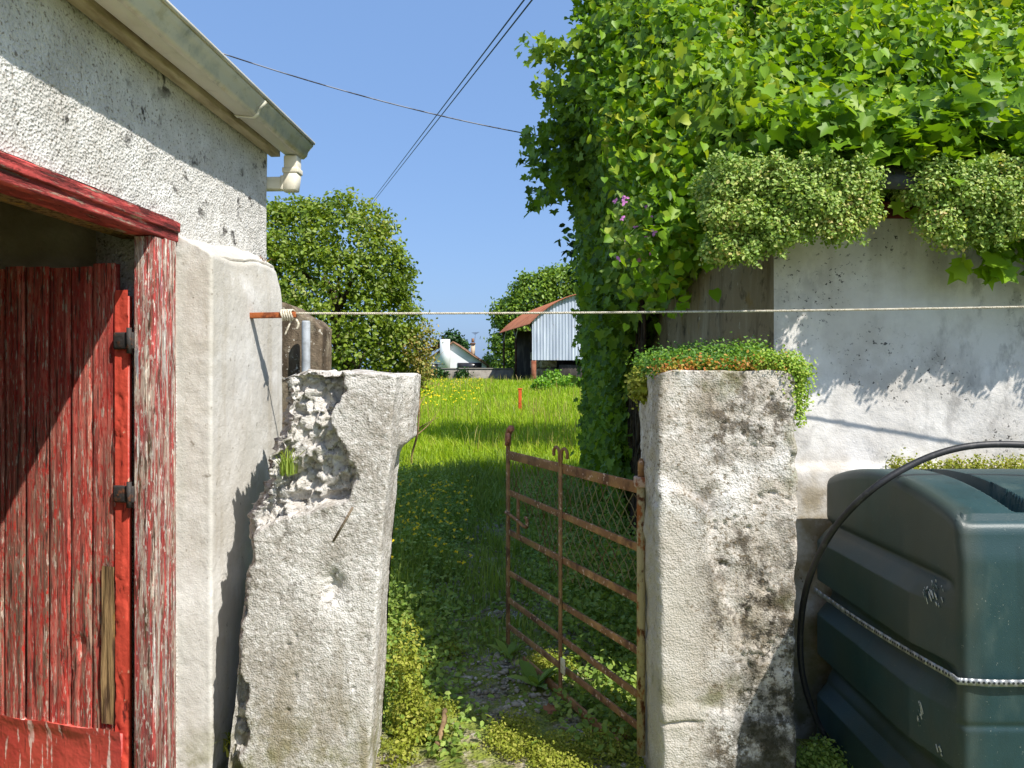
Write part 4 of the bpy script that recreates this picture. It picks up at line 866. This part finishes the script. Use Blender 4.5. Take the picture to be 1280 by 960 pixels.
for (yc, zc, ly, lz, nn_) in ((2.205, .875, .030, .030, 26), (2.25, .50, .012, .045, 14), (2.17, .42, .01, .02, 6)):
    sc = MB()
    for k in range(nn_):
        y_ = yc+rs.normal(0, ly*.55); z_ = zc+rs.normal(0, lz*.55); dl = rs.uniform(.006, .022)
        x_ = TX0+.030-.040*float(ribprof(np.array([z_]))[0])*min(max((y_-TY0-.01)/.19, 0), 1)+.012*max(0, 1-(y_-TY0)/.06)-.0022
        sc.beam([x_, y_, z_], [x_, y_+dl*.6, z_+dl], .003+.003*rs.uniform(), .0012, (0, .5, .3))
    sc.build('scuff_mark', MAT['scuff'], tank)
# bands and hose
sx = TX0+.012
sp = [(TX0-.018, 3.0, .665), (TX0-.018, 2.6, .667), (TX0+.015, 2.16, .672), (TX0+.06, 2.083, .672), (1.7, 2.080, .672), (3.0, 2.080, .672)]
strap = MB()
pa = spline(sp, 10); holes = MB()
for i in range(len(pa)-1):
    dd = unit(pa[i+1]-pa[i]); strap.beam(pa[i]-dd*.001, pa[i+1]+dd*.001, .019, .003, (0, 0, 1))
so = empty('metal_strap', [TX0, 2.1, .66], 'perforated galvanised steel strap running round the green oil tank', 'strap'); strap.build('band', MAT['steel'], so)
Lc = np.concatenate([[0], np.cumsum(np.linalg.norm(np.diff(pa, axis=0), axis=1))])
for d_ in np.arange(.02, min(Lc[-1], 1.75), .0135):
    i = min(np.searchsorted(Lc, d_)-1, len(pa)-2); i = max(i, 0); p = pa[i]+(pa[i+1]-pa[i])*(d_-Lc[i])/(Lc[i+1]-Lc[i]); dd = unit(pa[i+1]-pa[i]); nn_ = np.array([dd[1], -dd[0], 0]); nn_ = -nn_ if nn_[1] > 0 or (abs(nn_[1]) < .3 and nn_[0] > 0) else nn_
    q = p+nn_*.0022; up = np.array([0, 0, 1.]); a = np.arange(6)/6*6.283
    holes.add(q+.0040*(np.cos(a)[:, None]*dd+np.sin(a)[:, None]*up), np.array([list(range(6))]))
holes.build('holes', MAT['hole'], so)
hp = [P3(1340, 563, 2.42), P3(1278, 556, 2.44), P3(1210, 558, 2.45), P3(1150, 576, 2.46), P3(1090, 612, 2.47), P3(1042, 662, 2.57), P3(1012, 722, 2.67), P3(1001, 782, 2.77), P3(1003, 842, 2.80), P3(1020, 898, 2.83), P3(1046, 945, 2.85), P3(1058, 968, 2.86)]
tag(MB().tube(spline(hp, 10), .0115, 12).build('hose', MAT['hose'], None, True), 'black rubber hose arching over the left end of the green oil tank', 'hose')

# ------------------------------------------------------------------ overhead cables
def cable(name, a, b, sag, r, mat, label, group=None, n=60):
    t = np.linspace(0, 1, n); p = np.array(a)+(np.array(b)-np.array(a))*t[:, None]; p[:, 2] -= sag*4*t*(1-t)
    return tag(MB().tube(p, r, 6).build(name, mat, None, True), label, 'cable', group)
a = P3(200, 40, 5.2); b = P3(760, 183, 6.6); cable('overhead_cable', a, b, .10, .005, MAT['palecable'], 'grey cable running from behind the shed gutter into the ivy')
q = []
for k, (x0, y0, x1, y1) in enumerate(((464, 252, 655, 0), (467, 252, 665, 0))):
    A_ = P3(x0, y0, 40); B_ = P3(x1, y1, 10); B2 = B_+(B_-A_)*.5
    cable('overhead_cable', A_, B2, .0, .011, MAT['cable'], ['upper-left of the two dark power cables slanting high across the sky', 'lower-right of the two dark power cables slanting high across the sky'][k], 'power cables across the sky')

# ------------------------------------------------------------------ trees and shrubs
rt = np.random.default_rng(31)
def bl(px, py, r, d, sq=1., dd=0.): p = P3(px, py, d); s = r/F*d; return (p[0], p[1]+dd, p[2], s, s*1.0, s*sq)
def tree(name, B, n, per, sig, size, mat, label, cat, trunk, T=T_OVAL, group=None, inner=.4, zmin=None):
    base = np.array(trunk[0]); o = empty(name, base, label, cat, group)
    tb = MB(); limbs(tb, trunk[0], trunk[1], trunk[2], trunk[2]*.3, rt, trunk[3], trunk[4]); tb.build('trunk', MAT['bark'], o, True)
    P, N = blobs_points(B, n, per, sig, rt, inner, zmin=zmin); V, Fc = leaves(P, N, size, T, rt, .7); MB().add(V, Fc).build('crown', mat, o)
    return o
d = 11.
B = [bl(330, 330, 75, d), bl(385, 320, 66, d, 1.0), bl(432, 300, 54, d, 1.), bl(452, 345, 62, d), bl(400, 385, 95, d), bl(462, 405, 62, d), bl(478, 285, 18, d), bl(492, 440, 38, d), bl(340, 430, 90, d), bl(430, 452, 80, d), bl(370, 275, 26, d), bl(505, 400, 18, d), bl(350, 262, 10, d), bl(500, 345, 18, d), bl(280, 400, 90, d)]
tree('hawthorn_tree', B, 4600, 20, .065, .060, MAT['hawthorn'], 'round dense green tree beyond the broken left pillar, beside the shed corner', 'tree', ([P3(430, 0, d)[0], d, 0], [P3(425, 0, d)[0], d, 3.0], .16, 7, .8), zmin=.35)
B = [bl(522, 432, 20, d-.3, 1.3), bl(532, 412, 9, d-.3), bl(538, 425, 9, d-.3), bl(524, 462, 16, d-.3, 1.6)]
sh = empty('shrub', [P3(522, 0, d)[0], d-.3, 0], 'small straggly brownish shrub on the right skirt of the round tree', 'shrub')
tb = MB(); limbs(tb, [P3(520, 0, d)[0], d-.3, 0], [P3(528, 0, d)[0], d-.3, 1.9], .02, .006, rt, 8, .35, .05); tb.build('stems', MAT['stem'], sh)
P, N = blobs_points(B, 170, 8, .06, rt, .7); V, Fc = leaves(P, N, .045, T_OVAL, rt, .8); MB().add(V, Fc).build('leaves', MAT['brownleaf'], sh)
d = 60.
B = [bl(672, 378, 34, d), bl(700, 368, 34, d), bl(650, 400, 28, d), bl(636, 430, 22, d), bl(632, 395, 16, d), bl(690, 345+10, 18, d), bl(720, 372, 30, d), bl(660, 362, 16, d), bl(640, 455, 24, d), bl(660, 440, 30, d), bl(700, 410, 40, d), bl(750, 390, 34, d)]
tree('ash_tree', B, 2900, 14, .26, .27, MAT['fartree'], 'large leafy tree rising behind the curved-roof barn', 'tree', ([P3(680, 0, d)[0], d, .9], [P3(685, 0, d)[0], d, 7.5], .35, 8, 3), zmin=.8)
d = 82.
B = [bl(566, 424, 11, d, .8), bl(556, 430, 7, d), bl(577, 432, 7, d), bl(566, 440, 14, d)]
tree('round_tree', B, 260, 10, .22, .36, MAT['darktree'], 'small rounded dark tree showing above the bungalow roof', 'tree', ([P3(566, 0, d)[0], d, 1], [P3(566, 0, d)[0], d, 4.2], .2, 4, 1))
d = 62.
B = [bl(612, 452, 7, d), bl(617, 458, 7, d), bl(608, 459, 5, d)]
so_ = empty('shrub', [P3(612, 0, d)[0], d, .95], 'yellow-green shrub between the bungalow and the barn', 'shrub'); P, N = blobs_points(B, 120, 8, .12, rt, .5); V, Fc = leaves(P, N, .2, T_OVAL, rt, .8); MB().add(V, Fc).build('leaves', MAT['sedumyel'], so_)
# dark tree behind the outbuilding: top just seen, it shades the near meadow
B = [(3.9, 12.6, 7.0, 1.6, 1.5, 1.7), (2.9, 12.4, 5.6, 1.6, 1.6, 1.6), (4.6, 12.8, 5.4, 1.9, 1.7, 1.8), (3.7, 12.6, 4.2, 2.3, 2.0, 1.8), (2.6, 12.4, 3.6, 1.5, 1.6, 1.5), (3.4, 12.5, 2.4, 2.0, 1.8, 1.6)]
tree('dark_tree', B, 1300, 16, .16, .15, MAT['darktree'], 'dark evergreen tree peeping over the creeper-covered roof', 'tree', ([3.7, 12.6, 0], [3.8, 12.6, 6.5], .25, 8, 1.6))
for i, (px, py, r, lab) in enumerate(((692, 474, 15, 'larger pale green bush in front of the barn, left of its neighbour'), (716, 480, 12, 'smaller pale green bush in front of the barn beside the ivy'), (676, 482, 8, 'low pale green bush at the foot of the barn brick pier'))):
    d = 34.-i; B = [bl(px, py, r, d, .8), bl(px-r*.7, py+5, r*.6, d), bl(px+r*.7, py+4, r*.6, d), bl(px, py+8, r*.9, d, .7)]
    o = empty('bush', [P3(px, 0, d)[0], d, float(gz(0., d))], lab, 'bush', 'pale bushes by the barn'); P, N = blobs_points(B, 170, 9, .07, rt, .4); V, Fc = leaves(P, N, .13, T_OVAL, rt, .7); MB().add(V, Fc).build('leaves', MAT['shrub'], o)

# ------------------------------------------------------------------ barn
ax = unit(np.array([-.19, .98])); bx = np.array([ax[1], -ax[0]]); B0 = np.array([P3(665, 0, 45)[0], 45.]); BWd, BL_ = 7.4, 10.; bz = .72; eh = 4.70; rise = 1.72
def Bt(V): V = np.asarray(V, float); p = B0+V[:, :1]*bx+V[:, 1:2]*ax; return np.column_stack([p, V[:, 2]])
barn = empty('barn', [*(B0+bx*BWd/2+ax*BL_/2), bz], 'open hay barn with rusty curved roof and pale corrugated gable, across the meadow', 'barn')
def arch(u): s = (u/BWd)*2-1; return eh+rise*(1-np.abs(s)**2.1)
# corrugated gable
nu = 240; u_ = np.linspace(0, BWd, nu); V = []
for fr_ in (0, 1): V.append(np.stack([u_, -.04+.028*np.sin(u_*2*math.pi/.20), 2.28 if fr_ == 0 else arch(u_)-.03], 1) if fr_ else np.stack([u_, -.04+.028*np.sin(u_*2*math.pi/.20), np.full(nu, 2.28)], 1))
V = np.concatenate(V); i = np.arange(nu-1); mesh('gable_sheet', Bt(np.concatenate([V, V+[0, .012, 0]])), np.concatenate([np.stack([i, i+1, i+1+nu, i+nu], 1), np.stack([i+nu*2, i+nu*3, i+1+nu*3, i+1+nu*2], 1)]), MAT['tin'], barn, True)
u_ = np.linspace(-.25, BWd+.25, 60); us = (np.clip(u_, -.25, BWd+.25)); top = eh+rise*(1-np.abs((us/BWd)*2-1)**2.1)
rows = []
for s_ in np.linspace(-.3, BL_+.3, 140): rows.append(np.stack([us, np.full(60, s_), top+.02*np.sin(s_*2*math.pi/.22)+.02], 1))
V = np.concatenate(rows); mesh('roof', Bt(np.concatenate([V, V-[0, 0, .03]])), np.concatenate([gridfaces(140, 60), gridfaces(140, 60)[:, ::-1]+len(V)]), MAT['tinrust'], barn, True)
for s_ in (5.5, 10.):
    MB().box(.02, .14, s_-.06, s_+.06, bz-.1, eh+.05, 0, Bt).build('post', MAT['barnwood'], barn)
    MB().box(BWd-.14, BWd-.02, s_-.06, s_+.06, bz-.1, eh+.05, 0, Bt).build('post', MAT['barnwood'], barn)
MB().box(-.02, .26, -.02, .24, bz-.1, 2.27, 0, Bt).build('pier', layered('orange_brick', c(140, 92, 70), [dict(c=c(120, 66, 46), s=5, lo=.45, hi=.6)], []), barn)
MB().box(BWd-.24, BWd, -.02, .24, bz-.1, 2.27, 0, Bt).build('pier', MAT['brick'], barn)
for s_ in (0.15, 5.5, 10.):
    for dirn in (1, -1):
        if (s_ < 1 and dirn < 0) or (s_ > 9 and dirn > 0): continue
        t = np.linspace(0, math.pi/2, 10); pts = np.stack([np.full(10, .08), s_+dirn*(1-np.cos(t))*2.4, eh-1.0+np.sin(t)*.95], 1); MB().tube(Bt(pts), .035, 6).build('brace', layered('pale_brace', c(176, 176, 176), [], []), barn)
MB().box(BWd*.25, BWd-.3, .3, .5, bz-.1, 2.0, 0, Bt).box(.9, BWd-.2, BL_-.2, BL_, bz-.1, 4.6, 0, Bt).box(BWd-.32, BWd-.15, .5, BL_-.2, bz-.1, 4.4, 0, Bt).build('inner_wall', layered('barn_shade_wall', c(70, 64, 60), [dict(c=c(100, 92, 84), s=2, st=(2, 2, .4), lo=.5, hi=.65)], []), barn)  # wall coloured dark to stand in for the shaded barn interior
hy = MB(); rh = np.random.default_rng(4)
for k in range(34):
    u0 = rh.uniform(.7, 1.6); s0_ = rh.uniform(1.5, 4.6); z0 = bz+rh.integers(0, 4)*.55*1.0; hy.box(u0, u0+1.0, s0_, s0_+.6, z0, z0+.5, .05, Bt)
tag(hy.build('hay_stack', MAT['hay'], None), 'pale stack of bales inside the open side of the barn', 'hay stack')

# ------------------------------------------------------------------ bungalow
d = 60.; hz = .95; X0, X1 = P3(525, 0, d)[0], P3(608, 0, d)[0]; xm = (X0+X1)/2; eo = 1.55+(465-457)/F*d; apx = 1.55+(465-429)/F*d
ho = empty('bungalow', [xm, d+4, hz], 'small white bungalow with brown tiled roof in the far distance', 'bungalow')
V = np.array([[X0, d, hz-.1], [X1, d, hz-.1], [X1, d, eo], [xm, d, apx], [X0, d, eo], [X0, d+8, hz-.1], [X1, d+8, hz-.1], [X1, d+8, eo], [xm, d+8, apx], [X0, d+8, eo]])
mesh('wall', V, [np.array([[0, 1, 2, 3, 4], [9, 8, 7, 6, 5]]), np.array([[1, 6, 7, 2], [5, 0, 4, 9]])], MAT['housewhite'], ho)
rb = MB()
for xe in (X0-.35, X1+.35):
    ze = eo-.35*(apx-eo)/(xm-X0)
    V = np.array([[xe, y, ze+k] for k in (0.02, .16) for y in (d-.3, d+8.3)]+[[xm, y, apx+k] for k in (.02, .16) for y in (d-.3, d+8.3)])
    rb.add(V, np.array([[0, 4, 5, 1], [2, 3, 7, 6], [0, 2, 6, 4], [1, 5, 7, 3], [0, 1, 3, 2]]))
V = np.array([[X0-3, d+3, eo+.1], [X0-3, d+9, eo+.1], [X0+1.2, d+3, eo+1.9], [X0+1.2, d+9, eo+1.9]]); rb.add(V, np.array([[0, 2, 3, 1]]))
ro = rb.build('roof', MAT['tile'], ho)
def pxbox(mb, x0, x1, y0, y1, d, dep): a = P3(x0, y1, d); b = P3(x1, y0, d); return mb.box(a[0], b[0], d, d+dep, a[2], b[2])
pxbox(MB(), 550, 562, 424, 463, d-.5, .49).build('chimney', MAT['housewhite'], ho)
ch = MB(); pxbox(ch, 588.5, 593.5, 430, 448, d+4, .5); ch.build('chimney', layered('cream_chimney', c(206, 186, 160), [], []), ho)
cp = MB(); pxbox(cp, 588, 594, 428.5, 430, d+3.9, .6); t0 = P3(591, 428, d+4.2); cp.tube([t0, t0+[0, 0, .35]], .12, 8); cp.build('chimney_pot', MAT['tile'], ho)
an = MB(); a0 = P3(593, 430, d+5); an.tube([a0, a0+[.1, 0, 1.0]], .015, 5)
for k in range(4): an.tube([a0+[-.25+.08*k, 0, 1.0-.05*k], a0+[.45-.08*k, 0, 1.05-.05*k]], .012, 4)
an.build('aerial', MAT['cable'], ho)
for x0, x1, y0, y1 in ((572, 602, 453.5, 463), (530, 547, 455, 463)): pxbox(MB(), x0, x1, y0, y1, d-.06, .05).build('window', MAT['dark'], ho)
rl = empty('metal_railing', [P3(538, 0, 56)[0], 56, .95], 'dark metal railing in front of the bungalow', 'railing')
rm = MB()
for x in np.arange(530, 556, 1.6): pxbox(rm, x, x+.4, 455, 466, 56, .04)
rm.build('bars', MAT['dark'], rl); r2 = MB(); pxbox(r2, 530, 556, 454.6, 455.4, 55.98, .08); r2.build('top_rail', MAT['dark'], rl)
d = 50.; bw = empty('boundary_wall', [-3, d, .85], 'grey concrete block wall along the far end of the meadow', 'wall')
wm = MB(); pxbox(wm, 470, 642, 461.5, 486, d, .25); wm.build('blocks', MAT['block'], bw); wm = MB(); pxbox(wm, 469.5, 642.5, 460, 461.4, d-.04, .33); wm.build('coping', layered('coping', c(126, 122, 116), [], []), bw)
im = MB()
for px, r in ((527, 7), (534, 8), (541, 7), (548, 8), (553, 6), (577, 5), (520, 8), (579, 7)):
    B = [bl(px, 468, r, d-.1, 1.1)]; P, N = blobs_points(B, 46, 8, .1, rt, .6); V, Fc = leaves(P, N, .16, T_OVAL, rt, .7, (0, 0, -1)); im.add(V, Fc)
tag(im.build('ivy', MAT['darktree'], None), 'ivy clumps growing over the far grey boundary wall', 'ivy')
d = 22.; sk_ = P3(650, 492, d); tag(MB().box(sk_[0]-.05, sk_[0]+.05, d, d+.09, float(gz(0., d)), 1.55-(486-HOR)/F*d, .012).box(sk_[0]-.07, sk_[0]+.07, d-.01, d+.10, 1.55-(487-HOR)/F*d, 1.55-(485.4-HOR)/F*d, .006).build('marker_stake', MAT['stake'], None), 'small orange-red stake standing in the sunlit meadow', 'stake')

# ------------------------------------------------------------------ grass, weeds, moss, gravel
rg_ = np.random.default_rng(41)
def scat(n, y0, y1, xa, xb, pw=1.): 
    y = y0+(y1-y0)*rg_.uniform(0, 1, n)**pw; x = rg_.uniform(0, 1, n)*(xb(y)-xa(y))+xa(y); return x, y
x, y = scat(60000, 10, 52, lambda y: -.17*y-.6, lambda y: .14*y+.5, 1.25)
hgt = (.22+.25*fbm(np.stack([x*.5, y*.25, 0*x], 1), 161, 3))*rg_.uniform(.6, 1.25, len(x)); wdt = .004+.0011*y*.35
V, Q, Tr = blades(np.stack([x, y, gz(x, y)-.02], 1), hgt, wdt*np.ones(len(x)), rg_, .55, (-.3, .1))
tag(MB().add(V, Q, Tr).build('meadow_grass', MAT['grass'], None), 'sunlit yellow-green meadow grass beyond the gateway', 'grass', kind='stuff')
x, y = scat(2200, 12, 45, lambda y: -.15*y-.6, lambda y: .12*y+.5, 1.2); k = fbm(np.stack([x*.4, y*.3, 0*x], 1), 165, 3) > .47; x, y = x[k], y[k]
V, Q, Tr = blades(np.stack([x, y, gz(x, y)], 1), rg_.uniform(.4, .75, len(x)), .003+.0003*y, rg_, .25)
tag(MB().add(V, Q, Tr).build('seed_heads', MAT['brownleaf'], None), 'pale seed stalks standing above the meadow grass', 'grass', kind='stuff')
# shaded long grass and weeds on both sides of the lane
def lanex(y): return .02-.05*(y-3)+.0*y
x, y = scat(34000, 3.0, 11.5, lambda y: -.34*y+.0, lambda y: np.full_like(y, 1.05))
den = smooth(.16, .55, np.abs(x-lanex(y))-.10*smooth(8, 3, y)+.15*(fbm(np.stack([x*2, y*2, 0*x], 1), 171, 3)-.5)); den = np.maximum(den, smooth(6.8, 8.5, y)); den = np.maximum(den, .55*smooth(3.4, 4.4, y)*smooth(.42, .52, fbm(np.stack([x*2.5, y*2.5, 0*x], 1), 176, 3)))
k = (rg_.uniform(0, 1, len(x)) < den*1.05)&~((x < -.36)&(y < 3.15)); x, y = x[k], y[k]; den = den[k]
hgt = (.05+.30*den*smooth(3.2, 6, y)*fbm(np.stack([x*1.4, y*1.4, 0*x], 1), 172, 3)*1.6)*rg_.uniform(.5, 1.3, len(x))
V, Q, Tr = blades(np.stack([x, y, gz(x, y)-.01], 1), hgt, .0028+.00045*y, rg_, .6)
tag(MB().add(V, Q, Tr).build('lane_grass', MAT['grassdark'], None), 'long shaded grass along both sides of the lane', 'grass', kind='stuff')
# broad leaved weeds
x, y = scat(7600, 2.95, 9.5, lambda y: -.30*y+.0, lambda y: np.full_like(y, 1.05))
den = smooth(.06, .5, np.abs(x-lanex(y))+.25*(fbm(np.stack([x*3, y*3, 0*x], 1), 173, 3)-.5)); k = (rg_.uniform(0, 1, len(x)) < .12+den)&~((x < -.36)&(y < 3.15)); x, y, den = x[k], y[k], den[k]
hh = (.02+.34*den*smooth(3.0, 5, y)*rg_.uniform(0, 1, len(x))*fbm(np.stack([x*1.2, y*1.2, 0*x], 1), 174, 2)*1.7)
C = np.stack([x, y, gz(x, y)+hh], 1); P, N = clumps(C, np.tile([[0, -.25, 1.]], (len(C), 1)), 7, .035, rg_)
P[:, 2] = np.maximum(P[:, 2], .004); V, Fc = leaves(P, N, .030, T_OVAL, rg_, .55)
tag(MB().add(V, Fc).build('weeds', MAT['weed'], None), 'low broad-leaved weeds covering the lane verge', 'weeds', kind='stuff')
# moss and small plants in the sunny foreground and along the pillar foot
x, y = scat(9000, 2.6, 4.1, lambda y: np.full_like(y, -.52), lambda y: np.full_like(y, .5))
m_ = fbm(np.stack([x*6, y*6, 0*x], 1), 181, 3); k = (m_ > .53)&((x < -.10-.35*(y-2.9))|(m_ > .57))&~((x < -.42)&(y < 3.1)); x, y = x[k], y[k]
C = np.stack([x, y, .004+.03*smooth(.47, .62, m_[k])+.02*(fbm(np.stack([x*7, y*7, 0*x], 1), 11, 4)-.5)], 1); P, N = clumps(C, np.tile([[0, -.2, 1.]], (len(C), 1)), 9, .016, rg_); P[:, 2] = np.maximum(P[:, 2], -.01)
V, Fc = leaves(P, N, .011, T_OVAL, rg_, .6); tag(MB().add(V, Fc).build('moss', MAT['moss'], None), 'yellow-green moss and seedlings on the sunlit gravel of the gateway', 'moss', kind='stuff')
# gravel
x, y = scat(5200, 2.5, 7.5, lambda y: np.full_like(y, -.55), lambda y: np.full_like(y, .6))
k = fbm(np.stack([x*2.3, y*2.3, 0*x], 1), 191, 3)-.25*np.abs(x-lanex(y))-.07*smooth(3.6, 4.2, y)+.05*np.exp(-((y-5.6)/.5)**2) > .41; x, y = x[k], y[k]; sz = rg_.lognormal(-4.75, .45, len(x)).clip(.003, .03)
t = (1+5**.5)/2; ico = unit(np.array([[-1, t, 0], [1, t, 0], [-1, -t, 0], [1, -t, 0], [0, -1, t], [0, 1, t], [0, -1, -t], [0, 1, -t], [t, 0, -1], [t, 0, 1], [-t, 0, -1], [-t, 0, 1]]))
icf = np.array([[0, 11, 5], [0, 5, 1], [0, 1, 7], [0, 7, 10], [0, 10, 11], [1, 5, 9], [5, 11, 4], [11, 10, 2], [10, 7, 6], [7, 1, 8], [3, 9, 4], [3, 4, 2], [3, 2, 6], [3, 6, 8], [3, 8, 9], [4, 9, 5], [2, 4, 11], [6, 2, 10], [8, 6, 7], [9, 8, 1]])
n = len(x); V = ico[None]*(1+.35*rg_.uniform(-1, 1, (n, 12, 1)))*sz[:, None, None]*np.stack([rg_.uniform(.7, 1.4, n), rg_.uniform(.7, 1.4, n), rg_.uniform(.45, .8, n)], 1)[:, None]
V = V+np.stack([x, y, gz(x, y)+sz*.25], 1)[:, None]
tag(MB().add(V.reshape(-1, 3), (icf[None]+(np.arange(n)*12)[:, None, None]).reshape(-1, 3)).build('gravel', MAT['stone'], None), 'loose grey gravel scattered on the lane', 'gravel', kind='stuff')
# buttercups on the left verge and in the meadow
x, y = scat(150, 4.9, 8.0, lambda y: -.17*y-.0, lambda y: -.05*y-.02); hh = rg_.uniform(.22, .48, len(x)); bc = MB(); sm = MB()
x2, y2 = scat(170, 22, 44, lambda y: -.13*y, lambda y: -.04*y); x = np.concatenate([x, x2]); y = np.concatenate([y, y2]); hh = np.concatenate([hh, rg_.uniform(.30, .5, len(x2))])
Pf = np.stack([x, y, gz(x, y)+hh], 1); sz = np.where(y < 10, .017, .038)
V, Fc = leaves(np.repeat(Pf, 5, 0), np.tile([[0, -.5, .8]], (len(Pf)*5, 1)), np.repeat(sz, 5), T_OVAL, rg_, .3)
tag(MB().add(V, Fc).build('buttercups', MAT['yellow'], None), 'yellow buttercups in the shaded verge and the sunlit meadow', 'flowers', kind='stuff')
# dock plants in the lane
def dock(n, size, rng):
    mb = MB()
    for k in range(n):
        a = k*2.4+rng.uniform(-.3, .3); tilt = rng.uniform(.5, 1.2); m = 7; L_ = size*rng.uniform(.7, 1.2); ts = np.linspace(0, 1, m)
        r = L_*ts*np.sin(tilt); z = L_*ts*np.cos(tilt)-.25*L_*ts**2*(tilt); wv = L_*.17*np.sin(np.clip(ts*1.02+.06, 0, 1)*math.pi)**.8
        cd = np.array([math.cos(a), math.sin(a), 0]); sd = np.array([-math.sin(a), math.cos(a), 0]); cen = r[:, None]*cd+z[:, None]*[0, 0, 1.]
        wav = .1*wv*np.sin(ts*14+k)
        V = np.concatenate([cen-wv[:, None]*sd+(wv*.3+wav)[:, None]*[0, 0, 1.], cen, cen+wv[:, None]*sd+(wv*.3-wav)[:, None]*[0, 0, 1.]])
        i = np.arange(m-1); mb.add(V, np.concatenate([np.stack([i, i+1, i+1+m, i+m], 1), np.stack([i+m, i+m+1, i+1+2*m, i+2*m], 1)]))
    return mb
rd = np.random.default_rng(51)
for x_, y_, s_, nl, lab in ((.12, 3.62, .20, 9, 'broad-leaved dock plant growing at the foot of the open iron gate'), (-.02, 4.0, .15, 7, 'small dock plant just left of the gate free end'), (.72, 6.1, .34, 12, 'large dock clump in the shade below the hanging ivy'), (.50, 7.2, .34, 12, 'dock clump in the shade behind the top rail of the gate'), (.30, 8.3, .32, 12, 'far dock clump at the edge of the shade behind the gate')):
    tag(MB().add(*(lambda m_: (np.concatenate(m_.V)+[x_, y_, float(gz(x_, y_))], np.concatenate(m_.F[4])))(dock(nl, s_, rd))).build('dock_plant', MAT['weed'], None, True, org=(x_, y_, float(gz(x_, y_)))), lab, 'plant', 'dock plants by the lane')
# tufts on masonry
def tuft(name, p, n, h, mat, lab, spread=.02, lean=.5, wdt=.003):
    P = np.array(p)+rg_.normal(0, 1, (n, 3))*[spread, spread, .004]; V, Q, Tr = blades(P, h*rg_.uniform(.5, 1.2, n), np.full(n, wdt), rg_, lean)
    return tag(MB().add(V, Q, Tr).build(name, mat, None, org=p), lab, 'plant')
tuft('grass_tuft', P3(360, 592, 2.63), 60, .10, MAT['grassdark'], 'green grass tuft growing from the broken ledge of the left pillar', .016)
tuft('dry_tuft', L([[BU-.09, 3.3, 2.02]])[0], 40, .06, MAT['fern'], 'dry reddish tuft on top of the shed buttress', .03, .9)
tuft('grass_tuft', P3(300, 935, 2.86), 70, .09, MAT['moss'], 'yellow-green tuft at the foot of the shed buttress', .03, .8, .006)
for (px, py, d_, lab) in ((512, 770, 3.2, 'yellowing weed clump against the right foot of the broken pillar'), (1030, 950, 2.75, 'low leafy weed in the gap between the right pillar and the oil tank')):
    p = P3(px, py, d_); g0 = 0; B = [(p[0]-.02, d_, .24, .07, .16, .22), (p[0]+.02, d_-.05, .08, .10, .14, .08), (p[0]+.01, d_-.25, .05, .08, .12, .05)] if px < 800 else [(p[0], d_, .07, .10, .08, .09), (p[0]+.06, d_+.1, .05, .08, .08, .07)]
    o = empty('weed_clump', [p[0], d_, 0], lab, 'weed'); P, N = blobs_points(B, 260, 9, .016, rg_, .7); P[:, 2] = np.abs(P[:, 2]); V, Fc = leaves(P, N, .016, T_OVAL, rg_, .6); MB().add(V, Fc).build('leaves', MAT['moss' if px < 800 else 'weed'], o)
# stick and fallen leaves
a = P3(545, 920, 2.98); b = P3(556, 892, 3.22); a[2] = .03; b[2] = .07
tag(MB().tube(spline([a, (a+b)/2+[.01, 0, .01], b], 5), [.012]*11, 7).build('stick', MAT['stem'], None, True), 'short pale stick lying on the sunlit gravel by the broken pillar', 'stick')
for px, py, d_, s_, lab in ((771, 915, 3.10, .075, 'curled red-brown dead leaf below the gate hinge'), (735, 922, 3.08, .065, 'flat tan dead leaf left of the curled one under the gate'), (684, 895, 3.30, .055, 'brown dead leaf under the middle upright of the gate')):
    p = P3(px, py, d_); p[2] = .03; V, Fc = leaves(p[None], np.array([[.2, -.5, .8]]), np.array([s_]), T_IVY, rg_, .2, (1, 0, .1)); V[:, 2] = np.maximum(V[:, 2], .012)
    tag(MB().add(V, Fc).build('dead_leaf', MAT['deadleaf'], None), lab, 'leaf', 'dead leaves under the gate')
